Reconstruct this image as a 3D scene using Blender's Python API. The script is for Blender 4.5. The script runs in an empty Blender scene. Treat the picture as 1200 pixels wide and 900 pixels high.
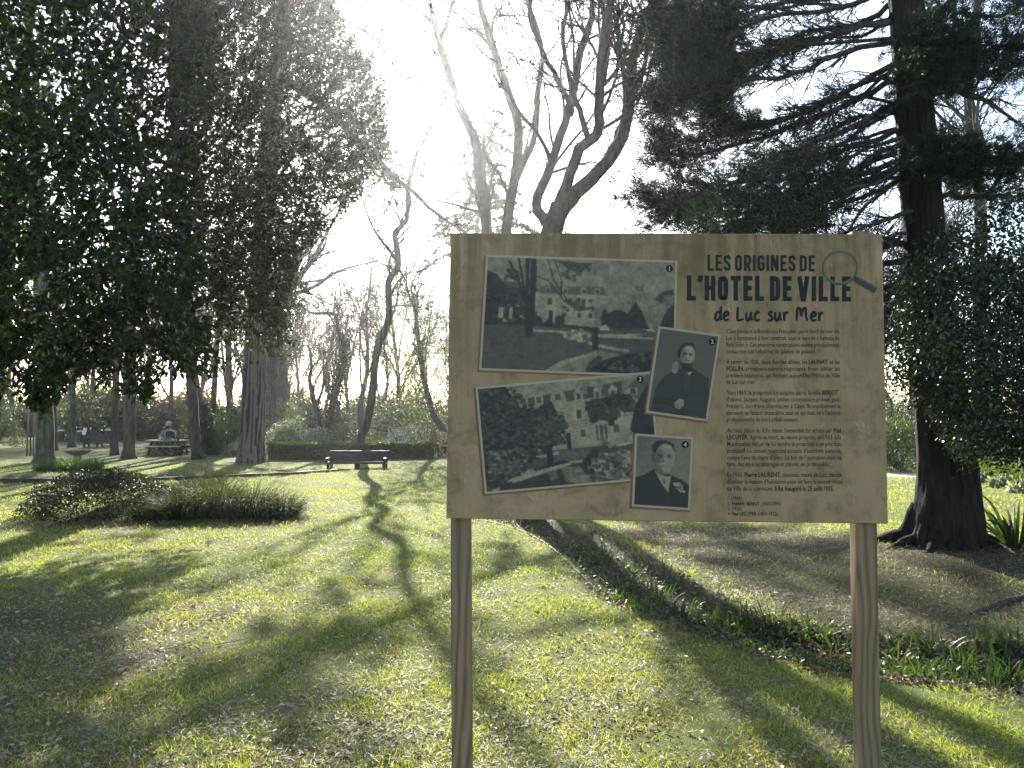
import bpy, math, random
import numpy as np
from mathutils import Vector, Matrix

sc = bpy.context.scene
R = math.radians
# ------------------------------------------------------------------ camera
PITCH, CAM_Z, FPX = R(2.2), 1.55, 900.0          # focal length in pixels of a 1200 px wide frame
cam_d = bpy.data.cameras.new('camera'); cam_d.sensor_width = 36; cam_d.lens = 36 * FPX / 1200
cam_d.clip_start = 0.05; cam_d.clip_end = 2000
cam = bpy.data.objects.new('camera', cam_d); sc.collection.objects.link(cam)
cam.location = (0, 0, CAM_Z); cam.rotation_euler = (R(90) + PITCH, 0, 0)
sc.camera = cam
# ------------------------------------------------------------------ sky, sun, exposure
SUN_AZ, SUN_EL = R(-7.7), R(26.0)                # azimuth from +Y, negative to the left
w = bpy.data.worlds.new('World'); sc.world = w; w.use_nodes = True
nt = w.node_tree
sky = nt.nodes.new('ShaderNodeTexSky'); sky.sky_type = 'NISHITA'; sky.sun_disc = False
sky.sun_elevation = SUN_EL; sky.sun_rotation = SUN_AZ
sky.air_density = 1.0; sky.dust_density = 1.0; sky.ozone_density = 1.0
bg = nt.nodes['Background']; bg.inputs[1].default_value = 0.10
nt.links.new(sky.outputs[0], bg.inputs[0])
sl = bpy.data.lights.new('sun', 'SUN'); sl.energy = 5.0; sl.angle = R(0.5); sl.color = (1.0, 0.95, 0.86)
sun = bpy.data.objects.new('sun', sl); sc.collection.objects.link(sun)
SDIR = Vector((math.sin(SUN_AZ) * math.cos(SUN_EL), math.cos(SUN_AZ) * math.cos(SUN_EL), math.sin(SUN_EL)))
sun.rotation_euler = SDIR.to_track_quat('Z', 'Y').to_euler()
sc.view_settings.view_transform = 'Standard'; sc.view_settings.look = 'None'
sc.view_settings.exposure = 1.95; sc.view_settings.gamma = 1.0
sc.view_settings.use_curve_mapping = False
cy = sc.cycles
cy.use_denoising = True
try: cy.denoiser = 'OPENIMAGEDENOISE'
except Exception: pass
cy.max_bounces = 7; cy.diffuse_bounces = 3; cy.glossy_bounces = 2; cy.transmission_bounces = 4
cy.volume_bounces = 0; cy.transparent_max_bounces = 4; cy.sample_clamp_indirect = 6.0
cy.caustics_reflective = False; cy.caustics_refractive = False

HAZE = 0.0007
rng = np.random.default_rng(7)
# ------------------------------------------------------------------ pixel -> place
FW = np.array([0, math.cos(PITCH), math.sin(PITCH)]); UP = np.array([0, -math.sin(PITCH), math.cos(PITCH)])
def ray(px, py):
    return np.array([(px - 600) / FPX, 0, 0]) + UP * ((450 - py) / FPX) + FW
def at(px, py, d):                                # point seen at that pixel, d metres ahead
    r = ray(px, py); r = r * (d / r[1]); return np.array([r[0], r[1], r[2] + CAM_Z])
def at_many(px, py, d):
    px, py, d = np.broadcast_arrays(np.asarray(px, float), np.asarray(py, float), np.asarray(d, float))
    u = (px - 600) / FPX; v = (450 - py) / FPX
    y = FW[1] + UP[1] * v; z = FW[2] + UP[2] * v
    k = d / y
    return np.stack([u * k, d, CAM_Z + z * k], -1)

# value noise
_lat = np.random.default_rng(3).random((256, 256))
def vn(x, y, s, ox=0.0):
    x = np.asarray(x, float) / s + 17.3 + ox; y = np.asarray(y, float) / s + 41.7 + ox * 1.7
    xi = np.floor(x).astype(int); yi = np.floor(y).astype(int); fx = x - xi; fy = y - yi
    fx = fx * fx * (3 - 2 * fx); fy = fy * fy * (3 - 2 * fy)
    a = _lat[xi % 256, yi % 256]; b = _lat[(xi + 1) % 256, yi % 256]
    c = _lat[xi % 256, (yi + 1) % 256]; d = _lat[(xi + 1) % 256, (yi + 1) % 256]
    return (a * (1 - fx) + b * fx) * (1 - fy) + (c * (1 - fx) + d * fx) * fy
def fbm(x, y, s, ox=0.0):
    return (vn(x, y, s, ox) + .5 * vn(x, y, s / 2.1, ox + 5) + .25 * vn(x, y, s / 4.3, ox + 9)) / 1.75

def inpoly(x, y, poly):
    x = np.asarray(x, float); y = np.asarray(y, float); ins = np.zeros(x.shape, bool)
    n = len(poly); j = n - 1
    for i in range(n):
        xi, yi = poly[i]; xj, yj = poly[j]
        c = ((yi > y) != (yj > y)) & (x < (xj - xi) * (y - yi) / (yj - yi + 1e-12) + xi)
        ins ^= c; j = i
    return ins

CYP = (4.62, 8.2)                                 # foot of the big conifer
def gh0(x, y):
    x = np.asarray(x, float); y = np.asarray(y, float)
    h = (fbm(x, y, 6.0) - .5) * .10 + (fbm(x, y, 1.1, 3) - .5) * .025
    h = h * np.clip((y - 1) / 6, .3, 1) 
    d2 = ((x - CYP[0]) ** 2 + (y - CYP[1]) ** 2)
    h = h + .17 * np.exp(-d2 / 1.5 ** 2)
    return h
def flat_at(px, py):
    r = ray(px, py); k = -CAM_Z / r[2]; return r[0] * k, r[1] * k
def gpoly(pts): return [flat_at(*p) for p in pts]
BED = gpoly([(560, 606), (610, 622), (650, 646), (684, 678), (715, 708), (790, 736), (880, 766), (960, 786), (1060, 797), (1215, 815), (1420, 830),
             (1420, 765), (1200, 757), (1100, 752), (1010, 742), (930, 732), (860, 710), (800, 678), (740, 648), (700, 624), (640, 606)])
LIT = gpoly([(690, 618), (900, 612), (1060, 640), (1300, 655), (1420, 765), (1200, 757), (1100, 752), (1010, 742), (930, 732), (860, 710), (800, 678), (740, 650)])
def dist_poly(x, y, poly):
    x = np.asarray(x, float); y = np.asarray(y, float); best = np.full(x.shape, 1e9)
    n = len(poly)
    for i in range(n):
        ax, ay = poly[i]; bx, by = poly[(i + 1) % n]
        vx, vy = bx - ax, by - ay; t = np.clip(((x - ax) * vx + (y - ay) * vy) / (vx * vx + vy * vy + 1e-9), 0, 1)
        best = np.minimum(best, np.hypot(x - ax - t * vx, y - ay - t * vy))
    return np.where(inpoly(x, y, poly), -best, best)
def sm(v, a, b):
    t = np.clip((v - a) / (b - a), 0, 1); return t * t * (3 - 2 * t)
PATH_L = [flat_at(*p) for p in [(-420, 566), (0, 565), (180, 562), (330, 557), (420, 551)]]
PATH_L += [flat_at(*p) for p in [(420, 549.6), (330, 553), (180, 556), (0, 557.5), (-420, 557)]]
PATH_R = [flat_at(*p) for p in [(700, 559), (1040, 558.5), (1120, 558), (1500, 552), (1500, 546), (1120, 553.5), (1040, 554), (700, 554)]]
def bed_d(x, y): return dist_poly(x, y, BED) + .30 * (fbm(x, y, .5, 55) - .5) + .14 * (fbm(x, y, .16, 56) - .5)
def gh(x, y):
    h = gh0(x, y)
    b = dist_poly(x, y, BED); h = h - .07 * sm(-b, -.03, .25)
    p = dist_poly(x, y, PATH_L); h = h - .07 * sm(-p, -.05, .12)
    return h
def ground_at(px, py):
    r = ray(px, py); z = 0.0
    for _ in range(6):
        k = (z - CAM_Z) / r[2]; x, y = r[0] * k, r[1] * k; z = float(gh(x, y))
    return np.array([x, y, z])
def gz(x, y): return float(gh(x, y))

# ------------------------------------------------------------------ mesh building
ORG = {}
class MB:
    def __init__(s): s.v = []; s.f = []; s.c = []; s.n = 0
    def add(s, V, F, col=None):
        V = np.asarray(V, float).reshape(-1, 3)
        if len(V) == 0: return
        s.v.append(V)
        if not isinstance(F, (list, tuple)): F = [F]
        for f in F:
            f = np.asarray(f, int)
            if f.size: s.f.append(f + s.n)
        c = np.ones((len(V), 4)) * .5; c[:, 3] = 1
        if col is not None: c[:, :3] = np.asarray(col, float)
        s.c.append(c); s.n += len(V)
    def box(s, c, size, rot=None, col=None, taper=1.0):
        x, y, z = np.asarray(size, float) / 2
        V = np.array([[-x, -y, -z], [x, -y, -z], [x, y, -z], [-x, y, -z], [-x * taper, -y * taper, z], [x * taper, -y * taper, z], [x * taper, y * taper, z], [-x * taper, y * taper, z]])
        if rot is not None: V = V @ np.array(rot).T
        s.add(V + np.asarray(c), np.array([[0, 3, 2, 1], [4, 5, 6, 7], [0, 1, 5, 4], [1, 2, 6, 5], [2, 3, 7, 6], [3, 0, 4, 7]]), col)
    def tube(s, P, r, k=6, col=None, cap=True, wob=0.0, rg=None):
        P = np.asarray(P, float); n = len(P); r = np.broadcast_to(np.asarray(r, float), (n,))
        t = np.gradient(P, axis=0); t /= np.linalg.norm(t, axis=1)[:, None] + 1e-12
        m = np.abs(t.mean(0)); ref = np.eye(3)[int(np.argmin(m))]
        u = np.cross(t, ref); u /= np.linalg.norm(u, axis=1)[:, None] + 1e-12
        v = np.cross(t, u)
        a = np.arange(k) * 2 * math.pi / k
        rr = r[:, None] * np.ones(k)
        if wob: rr = rr * (1 + wob * ((rg or rng).random((n, k)) - .5))
        V = P[:, None, :] + rr[..., None] * (u[:, None, :] * np.cos(a)[None, :, None] + v[:, None, :] * np.sin(a)[None, :, None])
        i = np.arange(n - 1)[:, None] * k; j = np.arange(k)[None, :]; j2 = (j + 1) % k
        F = np.stack([i + j, i + j2, i + k + j2, i + k + j], -1).reshape(-1, 4)
        Fs = [F]
        if cap and k > 3:
            Fs.append(np.array([[(n - 1) * k + q for q in range(k)]]))
            Fs.append(np.array([[k - 1 - q for q in range(k)]]))
        s.add(V.reshape(-1, 3), Fs, col)
    def lathe(s, prof, c=(0, 0, 0), k=20, col=None):
        prof = np.asarray(prof, float); n = len(prof); a = np.arange(k) * 2 * math.pi / k
        V = np.stack([prof[:, 0:1] * np.cos(a), prof[:, 0:1] * np.sin(a), prof[:, 1:2] * np.ones(k)], -1).reshape(-1, 3) + np.asarray(c)
        i = np.arange(n - 1)[:, None] * k; j = np.arange(k)[None, :]; j2 = (j + 1) % k
        F = np.stack([i + j, i + j2, i + k + j2, i + k + j], -1).reshape(-1, 4)
        s.add(V, [F, np.array([[(n - 1) * k + q for q in range(k)]]), np.array([[k - 1 - q for q in range(k)]])], col)
    def build(s, name, mat, parent=None, smooth=True, org=None):
        me = bpy.data.meshes.new(name)
        if s.n:
            V = np.concatenate(s.v)
            o = np.zeros(3) if org is None else np.asarray(org, float)
            if parent is not None and org is None: o = np.asarray(ORG.get(parent.name, (0, 0, 0)), float)
            V = V - o
            me.vertices.add(len(V)); me.vertices.foreach_set('co', V.astype(np.float32).ravel())
            li = np.concatenate([f.ravel() for f in s.f]); tot = np.concatenate([np.full(len(f), f.shape[1]) for f in s.f])
            st = np.concatenate([[0], np.cumsum(tot)[:-1]])
            me.loops.add(len(li)); me.loops.foreach_set('vertex_index', li.astype(np.int32))
            me.polygons.add(len(tot)); me.polygons.foreach_set('loop_start', st.astype(np.int32))
            try: me.polygons.foreach_set('loop_total', tot.astype(np.int32))
            except Exception: pass
            me.polygons.foreach_set('use_smooth', np.full(len(tot), smooth, bool))
            at_ = me.color_attributes.new('Col', 'FLOAT_COLOR', 'POINT')
            at_.data.foreach_set('color', np.concatenate(s.c).astype(np.float32).ravel())
            me.update(calc_edges=True); me.validate()
        if mat is not None: me.materials.append(mat)
        ob = bpy.data.objects.new(name, me); sc.collection.objects.link(ob)
        if parent is not None:
            ob.parent = parent; ORG[ob.name] = ORG.get(parent.name, (0, 0, 0))
        else:
            ORG[ob.name] = tuple(o) if s.n else (0, 0, 0)
            if org is not None: ob.location = tuple(org)
        return ob
def tag(o, label=None, cat=None, group=None, kind=None):
    if label: o['label'] = label
    if cat: o['category'] = cat
    if group: o['group'] = group
    if kind: o['kind'] = kind
    return o
def thing(name, label, cat, loc=(0, 0, 0), group=None):
    o = bpy.data.objects.new(name, None); sc.collection.objects.link(o); o.empty_display_size = .1
    o.location = tuple(float(q) for q in loc); ORG[o.name] = tuple(float(q) for q in loc)
    return tag(o, label, cat, group)
def dup(root, loc, rz=0.0, scale=1.0, label=None, group=None):
    r = root.copy(); sc.collection.objects.link(r); r.location = tuple(loc); r.rotation_euler = (0, 0, rz)
    r.scale = (scale,) * 3 if np.isscalar(scale) else scale
    if label: r['label'] = label
    if group: r['group'] = group
    for ch in list(root.children):
        c = ch.copy(); sc.collection.objects.link(c); c.parent = r
        for g in ch.children:
            d = g.copy(); sc.collection.objects.link(d); d.parent = c
    return r
def rotz(a): c, s = math.cos(a), math.sin(a); return np.array([[c, -s, 0], [s, c, 0], [0, 0, 1]])
def rotx(a): c, s = math.cos(a), math.sin(a); return np.array([[1, 0, 0], [0, c, -s], [0, s, c]])
def roty(a): c, s = math.cos(a), math.sin(a); return np.array([[c, 0, s], [0, 1, 0], [-s, 0, c]])
def unit(v): v = np.asarray(v, float); return v / (np.linalg.norm(v, axis=-1, keepdims=True) + 1e-12)
def spline(P, n):
    P = np.asarray(P, float); m = len(P); Q = np.vstack([2 * P[0] - P[1], P, 2 * P[-1] - P[-2]])
    t = np.linspace(0, m - 1 - 1e-6, n); i = t.astype(int); f = (t - i)[:, None]
    a, b, c, d = Q[i], Q[i + 1], Q[i + 2], Q[i + 3]
    return .5 * (2 * b + (c - a) * f + (2 * a - 5 * b + 4 * c - d) * f ** 2 + (3 * b - a - 3 * c + d) * f ** 3)

# leaf templates: x along the leaf, y across, z normal
LEAF8 = (np.array([[0, 0, 0], [.4, 0, -.03], [.75, 0, -.03], [1, 0, -.10], [.33, .5, .05], [.72, .40, .02], [.33, -.5, .05], [.72, -.40, .02]], float),
         [np.array([[0, 1, 4], [2, 3, 5], [0, 6, 1], [2, 7, 3]]), np.array([[1, 2, 5, 4], [1, 6, 7, 2]])])
LEAF6 = (np.array([[0, 0, 0], [.36, .5, .05], [.36, -.5, .05], [.74, .38, .0], [.74, -.38, .0], [1, 0, -.1]], float), [np.array([[0, 2, 1], [3, 4, 5]]), np.array([[1, 2, 4, 3]])])
LEAF4 = (np.array([[0, 0, 0], [.45, .5, .06], [1, 0, 0], [.45, -.5, .06]], float), [np.array([[0, 2, 1], [0, 3, 2]])])
NEEDLE = (np.array([[0, .5, 0], [0, -.5, 0], [1, 0, 0]], float), [np.array([[0, 1, 2]])])
BLADE = (np.array([[0, .5, 0], [0, -.5, 0], [.55, -.38, .10], [.55, .38, .10], [1, 0, -.02]], float), [np.array([[0, 1, 2, 3]]), np.array([[3, 2, 4]])])
CURL = (np.array([[0, 0, 0], [.3, .5, .16], [.3, -.5, .12], [.72, .42, .20], [.72, -.42, .14], [1, 0, .06], [.5, 0, 0]], float),
        [np.array([[0, 6, 1], [0, 2, 6], [1, 6, 3], [6, 2, 4], [3, 6, 5], [6, 4, 5]])])
def leaves(mb, P, D, N, L, W, tmpl, col):
    V0, F0 = tmpl; n = len(P)
    if n == 0: return
    D = unit(D); Y = np.cross(N, D); Y = unit(Y); Z = np.cross(D, Y)
    L = np.broadcast_to(np.asarray(L, float), (n,)); W = np.broadcast_to(np.asarray(W, float), (n,))
    V = P[:, None, :] + (V0[None, :, 0:1] * L[:, None, None]) * D[:, None, :] + (V0[None, :, 1:2] * W[:, None, None]) * Y[:, None, :] + (V0[None, :, 2:3] * L[:, None, None]) * Z[:, None, :]
    k = len(V0); off = (np.arange(n) * k)[:, None, None]
    Fs = [(f[None] + off).reshape(-1, f.shape[1]) for f in F0]
    c = np.repeat(np.broadcast_to(np.asarray(col, float), (n, 3)), k, axis=0)
    mb.add(V.reshape(-1, 3), Fs, c)
def rdir(n, up=0.0, rg=rng):
    d = rg.normal(size=(n, 3)); d[:, 2] += up; return unit(d)
def colvar(n, base, amp=.25, base2=None, rg=rng):
    base = np.array(base, float); k = rg.random((n, 1))
    c = base * (1 + amp * (rg.random((n, 1)) * 2 - 1))
    if base2 is not None: c = c * (1 - k ** 2) + np.array(base2) * k ** 2
    return c

# ------------------------------------------------------------------ materials
def new_mat(name):
    m = bpy.data.materials.new(name); m.use_nodes = True; n = m.node_tree; b = n.nodes['Principled BSDF']
    return m, n, b
def N(n, t, **kw):
    o = n.nodes.new(t)
    for k, v in kw.items(): setattr(o, k, v)
    return o
def ramp(n, stops, src=None):
    r = N(n, 'ShaderNodeValToRGB'); e = r.color_ramp.elements
    while len(e) < len(stops): e.new(.5)
    for q, (p, c) in zip(e, stops): q.position = p; q.color = (*c, 1)
    if src is not None: n.links.new(src, r.inputs[0])
    return r
def noise(n, scale, detail=4, rough=.6, vec=None, dist=0.0):
    t = N(n, 'ShaderNodeTexNoise'); t.inputs['Scale'].default_value = scale; t.inputs['Detail'].default_value = detail
    t.inputs['Roughness'].default_value = rough; t.inputs['Distortion'].default_value = dist
    if vec is not None: n.links.new(vec, t.inputs['Vector'])
    return t
def coords(n, scale=(1, 1, 1), kind='Object'):
    tc = N(n, 'ShaderNodeTexCoord'); mp = N(n, 'ShaderNodeMapping'); mp.inputs['Scale'].default_value = scale
    n.links.new(tc.outputs[kind], mp.inputs['Vector']); return mp.outputs[0]
def mixc(n, a, b, fac, mode='MIX'):
    m = N(n, 'ShaderNodeMix', data_type='RGBA', blend_type=mode)
    for sock, val in ((m.inputs[6], a), (m.inputs[7], b)):
        if hasattr(val, 'links') or hasattr(val, 'is_linked'): n.links.new(val, sock)
        else: sock.default_value = (*val, 1)
    if hasattr(fac, 'is_linked'): n.links.new(fac, m.inputs[0])
    else: m.inputs[0].default_value = fac
    return m.outputs[2]
def bump(n, b, h, strength=.5, dist=.02):
    bp = N(n, 'ShaderNodeBump'); bp.inputs['Strength'].default_value = strength; bp.inputs['Distance'].default_value = dist
    n.links.new(h, bp.inputs['Height']); n.links.new(bp.outputs[0], b.inputs['Normal'])
def leaf_mat(name, rough=.45, tfac=.35, tgain=(2.0, 2.1, .9), spec=.5):
    m, n, b = new_mat(name)
    a = N(n, 'ShaderNodeAttribute', attribute_name='Col')
    n.links.new(a.outputs[0], b.inputs['Base Color']); b.inputs['Roughness'].default_value = rough
    b.inputs['Specular IOR Level'].default_value = spec
    tr = N(n, 'ShaderNodeBsdfTranslucent'); n.links.new(mixc(n, a.outputs[0], tgain, 1.0, 'MULTIPLY'), tr.inputs[0])
    mx = N(n, 'ShaderNodeMixShader'); mx.inputs[0].default_value = tfac
    n.links.new(b.outputs[0], mx.inputs[1]); n.links.new(tr.outputs[0], mx.inputs[2])
    n.links.new(mx.outputs[0], n.nodes['Material Output'].inputs[0])
    return m
def bark_mat(name, dark, light, scale=6, stretch=.18, strength=.9, dist=.03, contrast=(.38, .66), moss=None):
    m, n, b = new_mat(name)
    v = coords(n, (scale, scale, scale * stretch))
    t = noise(n, 1.6, 6, .65, v, .6); r = ramp(n, [(contrast[0], dark), (contrast[1], light)], t.outputs[0])
    c = r.outputs[0]
    if moss is not None:
        t2 = noise(n, .9, 3, .5, coords(n)); r2 = ramp(n, [(.5, (0, 0, 0)), (.62, (1, 1, 1))], t2.outputs[0])
        c = mixc(n, c, moss, r2.outputs[0])
    n.links.new(c, b.inputs['Base Color']); b.inputs['Roughness'].default_value = .9
    b.inputs['Specular IOR Level'].default_value = .2
    bump(n, b, t.outputs[0], strength, dist)
    return m
def plain_mat(name, c1, c2, scale=8, rough=.7, spec=.4, bumps=0.0, metal=0.0):
    m, n, b = new_mat(name); t = noise(n, scale, 5, .65, coords(n)); r = ramp(n, [(.3, c1), (.7, c2)], t.outputs[0])
    n.links.new(r.outputs[0], b.inputs['Base Color']); b.inputs['Roughness'].default_value = rough
    b.inputs['Specular IOR Level'].default_value = spec; b.inputs['Metallic'].default_value = metal
    if bumps: bump(n, b, t.outputs[0], bumps, .01)
    return m
def col_mat(name, rough=.8, spec=.3):
    m, n, b = new_mat(name); a = N(n, 'ShaderNodeAttribute', attribute_name='Col')
    n.links.new(a.outputs[0], b.inputs['Base Color']); b.inputs['Roughness'].default_value = rough; b.inputs['Specular IOR Level'].default_value = spec
    return m
M = {}
M['magnolia'] = leaf_mat('magnolia_leaf', .38, .24, (3.2, 3.2, .6), .25)
M['oakleaf'] = leaf_mat('oak_leaf', .45, .2, (2.4, 2.5, .8), .22)
M['holly'] = leaf_mat('holly_leaf', .30, .2, (2.0, 2.2, .8), .55)
M['needle'] = leaf_mat('conifer_needle', .65, .2, (1.6, 1.9, .8), .2)
M['shrub'] = leaf_mat('shrub_leaf', .45, .32, (2.2, 2.3, .8), .45)
M['grass'] = leaf_mat('grass_blade', .5, .48, (2.45, 2.35, .8), .3)
M['strap'] = leaf_mat('strap_leaf', .5, .32, (2.0, 2.1, .7), .3)
M['tussock'] = leaf_mat('tussock_blade', .65, .3, (2.0, 2.1, .7), .12)
M['dry'] = leaf_mat('dry_leaf', .55, .25, (1.4, 1.2, .9), .3)
M['variegated'] = leaf_mat('variegated_leaf', .5, .3, (1.2, 1.25, 1.0), .4)
M['bark_bare'] = bark_mat('grey_bark', (.028, .023, .018), (.095, .08, .062), 9, .25, .5, .015)
M['bark_far'] = bark_mat('far_bark', (.032, .028, .024), (.10, .09, .076), 5, .2, .5, .02)
M['bark_moss'] = bark_mat('mossy_bark', (.05, .045, .035), (.14, .125, .09), 5, .2, .6, .02, moss=(.055, .075, .025))
M['bark_pine'] = bark_mat('pine_bark', (.022, .016, .013), (.30, .245, .205), 7.0, .13, 1.0, .06, (.46, .58))
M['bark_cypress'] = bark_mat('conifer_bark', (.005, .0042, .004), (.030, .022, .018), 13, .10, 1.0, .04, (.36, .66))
M['twig'] = bark_mat('twig_bark', (.035, .031, .027), (.085, .075, .064), 14, .4, .3, .005)
M['print'] = col_mat('printed_photo', .75, .15)
M['flatcol'] = col_mat('flat_colour', .8, .12)

def ground_mat():
    m, n, b = new_mat('lawn_ground')
    a = N(n, 'ShaderNodeAttribute', attribute_name='Col'); sep = N(n, 'ShaderNodeSeparateColor'); n.links.new(a.outputs[0], sep.inputs[0])
    v = coords(n)
    n1 = noise(n, 1.3, 5, .6, v); n2 = noise(n, 22, 5, .7, v); n3 = noise(n, 90, 4, .7, v)
    g = ramp(n, [(.3, (.07, .10, .022)), (.5, (.115, .14, .03)), (.72, (.17, .175, .05))], n1.outputs[0])
    s2 = ramp(n, [(.4, (.07, .065, .032)), (.62, (.15, .16, .045))], n2.outputs[0])
    lawn = mixc(n, g.outputs[0], s2.outputs[0], .45)
    st = ramp(n, [(.60, (0, 0, 0)), (.68, (1, 1, 1))], n3.outputs[0])
    lawn = mixc(n, lawn, (.26, .23, .14), st.outputs[0])
    soil = ramp(n, [(.3, (.020, .015, .009)), (.7, (.062, .045, .027))], n2.outputs[0])
    lit = ramp(n, [(.3, (.03, .024, .015)), (.55, (.085, .066, .042)), (.78, (.17, .135, .09))], n3.outputs[0])
    gravel = ramp(n, [(.3, (.33, .30, .25)), (.7, (.5, .46, .40))], n3.outputs[0])
    c = mixc(n, lawn, lit.outputs[0], sep.outputs[1]); c = mixc(n, c, soil.outputs[0], sep.outputs[0]); c = mixc(n, c, gravel.outputs[0], sep.outputs[2])
    n.links.new(c, b.inputs['Base Color']); b.inputs['Roughness'].default_value = .95; b.inputs['Specular IOR Level'].default_value = .15
    bump(n, b, n3.outputs[0], .7, .02)
    return m

# ------------------------------------------------------------------ ground
def axis(lo, hi, fine_lo, fine_hi, step, grow=1.09):
    a = list(np.arange(fine_lo, fine_hi, step)); s = step; x = a[-1]
    while x < hi: s *= grow; x += s; a.append(x)
    s = step; x = a[0]
    while x > lo: s *= grow; x -= s; a.insert(0, x)
    return np.array(a)
gx = axis(-240, 240, -6, 6.5, .085); gy = axis(-60, 240, 2.4, 12.5, .075, 1.05)
X, Y = np.meshgrid(gx, gy); Z = gh(X, Y)
bedm = sm(-bed_d(X, Y), -.06, .14)
litm = np.clip(sm(-dist_poly(X, Y, LIT), -.25, .5) * (.55 + .9 * (fbm(X, Y, .9, 2) - .35)) * 1.25, 0, 1)
lfor = np.clip(sm(7.6 - Y, 0, 2.2) * sm(-X, 0.9, 3.2) * (fbm(X, Y, .8, 7) * 1.7 - .25), 0, 1)       # litter under the magnolia
mound_lit = np.clip(sm(11.8 - Y, 0, .6) * sm(Y - 10.3, 0, .3) * sm(-2.6 - X, 0, .3), 0, 1)
litm = np.maximum(np.maximum(litm, lfor * .9), mound_lit * .8)
pathl = sm(-dist_poly(X, Y, PATH_L), -.05, .08); pathr = sm(-dist_poly(X, Y, PATH_R), -.05, .08)
col = np.stack([np.maximum(bedm, pathl), litm, pathr], -1).reshape(-1, 3)
mb = MB(); ny, nx = X.shape
i = np.arange(ny - 1)[:, None] * nx; j = np.arange(nx - 1)[None, :]
mb.add(np.stack([X, Y, Z], -1).reshape(-1, 3), np.stack([i + j, i + j + 1, i + nx + j + 1, i + nx + j], -1).reshape(-1, 4), col)
ground = mb.build('ground', ground_mat()); tag(ground, 'lawn of a public garden', kind='structure')

# ------------------------------------------------------------------ information board
PW, PH, PT = 1.5, .9945, .012
PC = np.array([.52873, 2.65082, 1.68021]); PR = rotz(-.02297) @ rotx(-.02075) @ roty(.00858)
board = thing('information_board', 'weathered tan information board with old photographs on two timber posts', 'information board', (PC[0], PC[1] + .04, gz(PC[0], PC[1])))
def brd(px, py, off=0.0):                          # pixel -> point on the board's face, off metres proud of it
    r = ray(px, py); nrm = PR @ np.array([0, -1., 0]); o = np.array([0, 0, CAM_Z]); p0 = PC + nrm * (PT / 2)
    k = ((p0 - o) @ nrm) / (r @ nrm); q = PR.T @ (o + r * k - PC)
    return PC + PR @ np.array([q[0], -PT / 2 - off, q[2]])
def board_mat():
    m, n, b = new_mat('weathered_board')
    v = coords(n)
    big = noise(n, 3.2, 5, .62, v); fine = noise(n, 60, 4, .7, v)
    streak = noise(n, 1.0, 5, .7, coords(n, (26, 26, 1.6))); fib = noise(n, 1.0, 3, .6, coords(n, (140, 140, 9)))
    base = ramp(n, [(.25, (.225, .146, .074)), (.5, (.31, .208, .112)), (.8, (.385, .265, .152))], big.outputs[0])
    mid = noise(n, 13, 5, .68, v, .8); mot = ramp(n, [(.34, (.66, .64, .58)), (.52, (1, 1, 1)), (.72, (1.15, 1.11, 1.04))], mid.outputs[0])
    c0_ = mixc(n, base.outputs[0], mot.outputs[0], .85, 'MULTIPLY')
    c = mixc(n, c0_, (.38, .28, .17), ramp(n, [(.55, (0, 0, 0)), (.8, (.5, .5, .5))], fib.outputs[0]).outputs[0])
    # algae run down from the top edge
    tc = N(n, 'ShaderNodeTexCoord'); sx = N(n, 'ShaderNodeSeparateXYZ'); n.links.new(tc.outputs['Object'], sx.inputs[0])
    mr = N(n, 'ShaderNodeMapRange'); mr.inputs[1].default_value = 1.45; mr.inputs[2].default_value = 2.2; n.links.new(sx.outputs[2], mr.inputs[0])
    mr.inputs[1].default_value = ALG0; mr.inputs[2].default_value = ALG1
    st = ramp(n, [(.38, (0, 0, 0)), (.62, (1, 1, 1))], streak.outputs[0])
    mu = N(n, 'ShaderNodeMath', operation='MULTIPLY'); n.links.new(mr.outputs[0], mu.inputs[0]); n.links.new(st.outputs[0], mu.inputs[1])
    c = mixc(n, c, (.125, .094, .036), mu.outputs[0])
    sp = ramp(n, [(.66, (0, 0, 0)), (.74, (1, 1, 1))], fine.outputs[0])
    spm = N(n, 'ShaderNodeMath', operation='MULTIPLY'); n.links.new(sp.outputs[0], spm.inputs[0]); spm.inputs[1].default_value = .55
    c = mixc(n, c, (.10, .085, .05), spm.outputs[0])
    ls = noise(n, 1.0, 4, .7, coords(n, (9, 9, 3.5)), 1.2)
    lr = ramp(n, [(.66, (0, 0, 0)), (.70, (.35, .35, .35)), (.74, (0, 0, 0))], ls.outputs[0])
    c = mixc(n, c, (.48, .42, .31), lr.outputs[0])
    n.links.new(c, b.inputs['Base Color']); b.inputs['Roughness'].default_value = .75; b.inputs['Specular IOR Level'].default_value = .15
    bump(n, b, fine.outputs[0], .12, .002)
    return m
ALG0 = 1.50 - board.location.z; ALG1 = 2.35 - board.location.z
M['board'] = board_mat()
mb = MB()
x, y, z, bv = PW / 2, PT / 2, PH / 2, .0025
prof = [(-x + bv, -y, -z + bv), (x - bv, -y, -z + bv), (x - bv, -y, z - bv), (-x + bv, -y, z - bv),
        (-x, -y + bv, -z), (x, -y + bv, -z), (x, -y + bv, z), (-x, -y + bv, z), (-x, y, -z), (x, y, -z), (x, y, z), (-x, y, z)]
V = np.array(prof) @ PR.T + PC
F = [[0, 1, 2, 3], [8, 11, 10, 9]]
for a in range(4):
    c = (a + 1) % 4; F.append([a + 4, c + 4, c, a]); F.append([a + 8, c + 8, c + 4, a + 4])
mb.add(V, np.array(F)); panel = mb.build('panel', M['board'], board, smooth=False)
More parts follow.
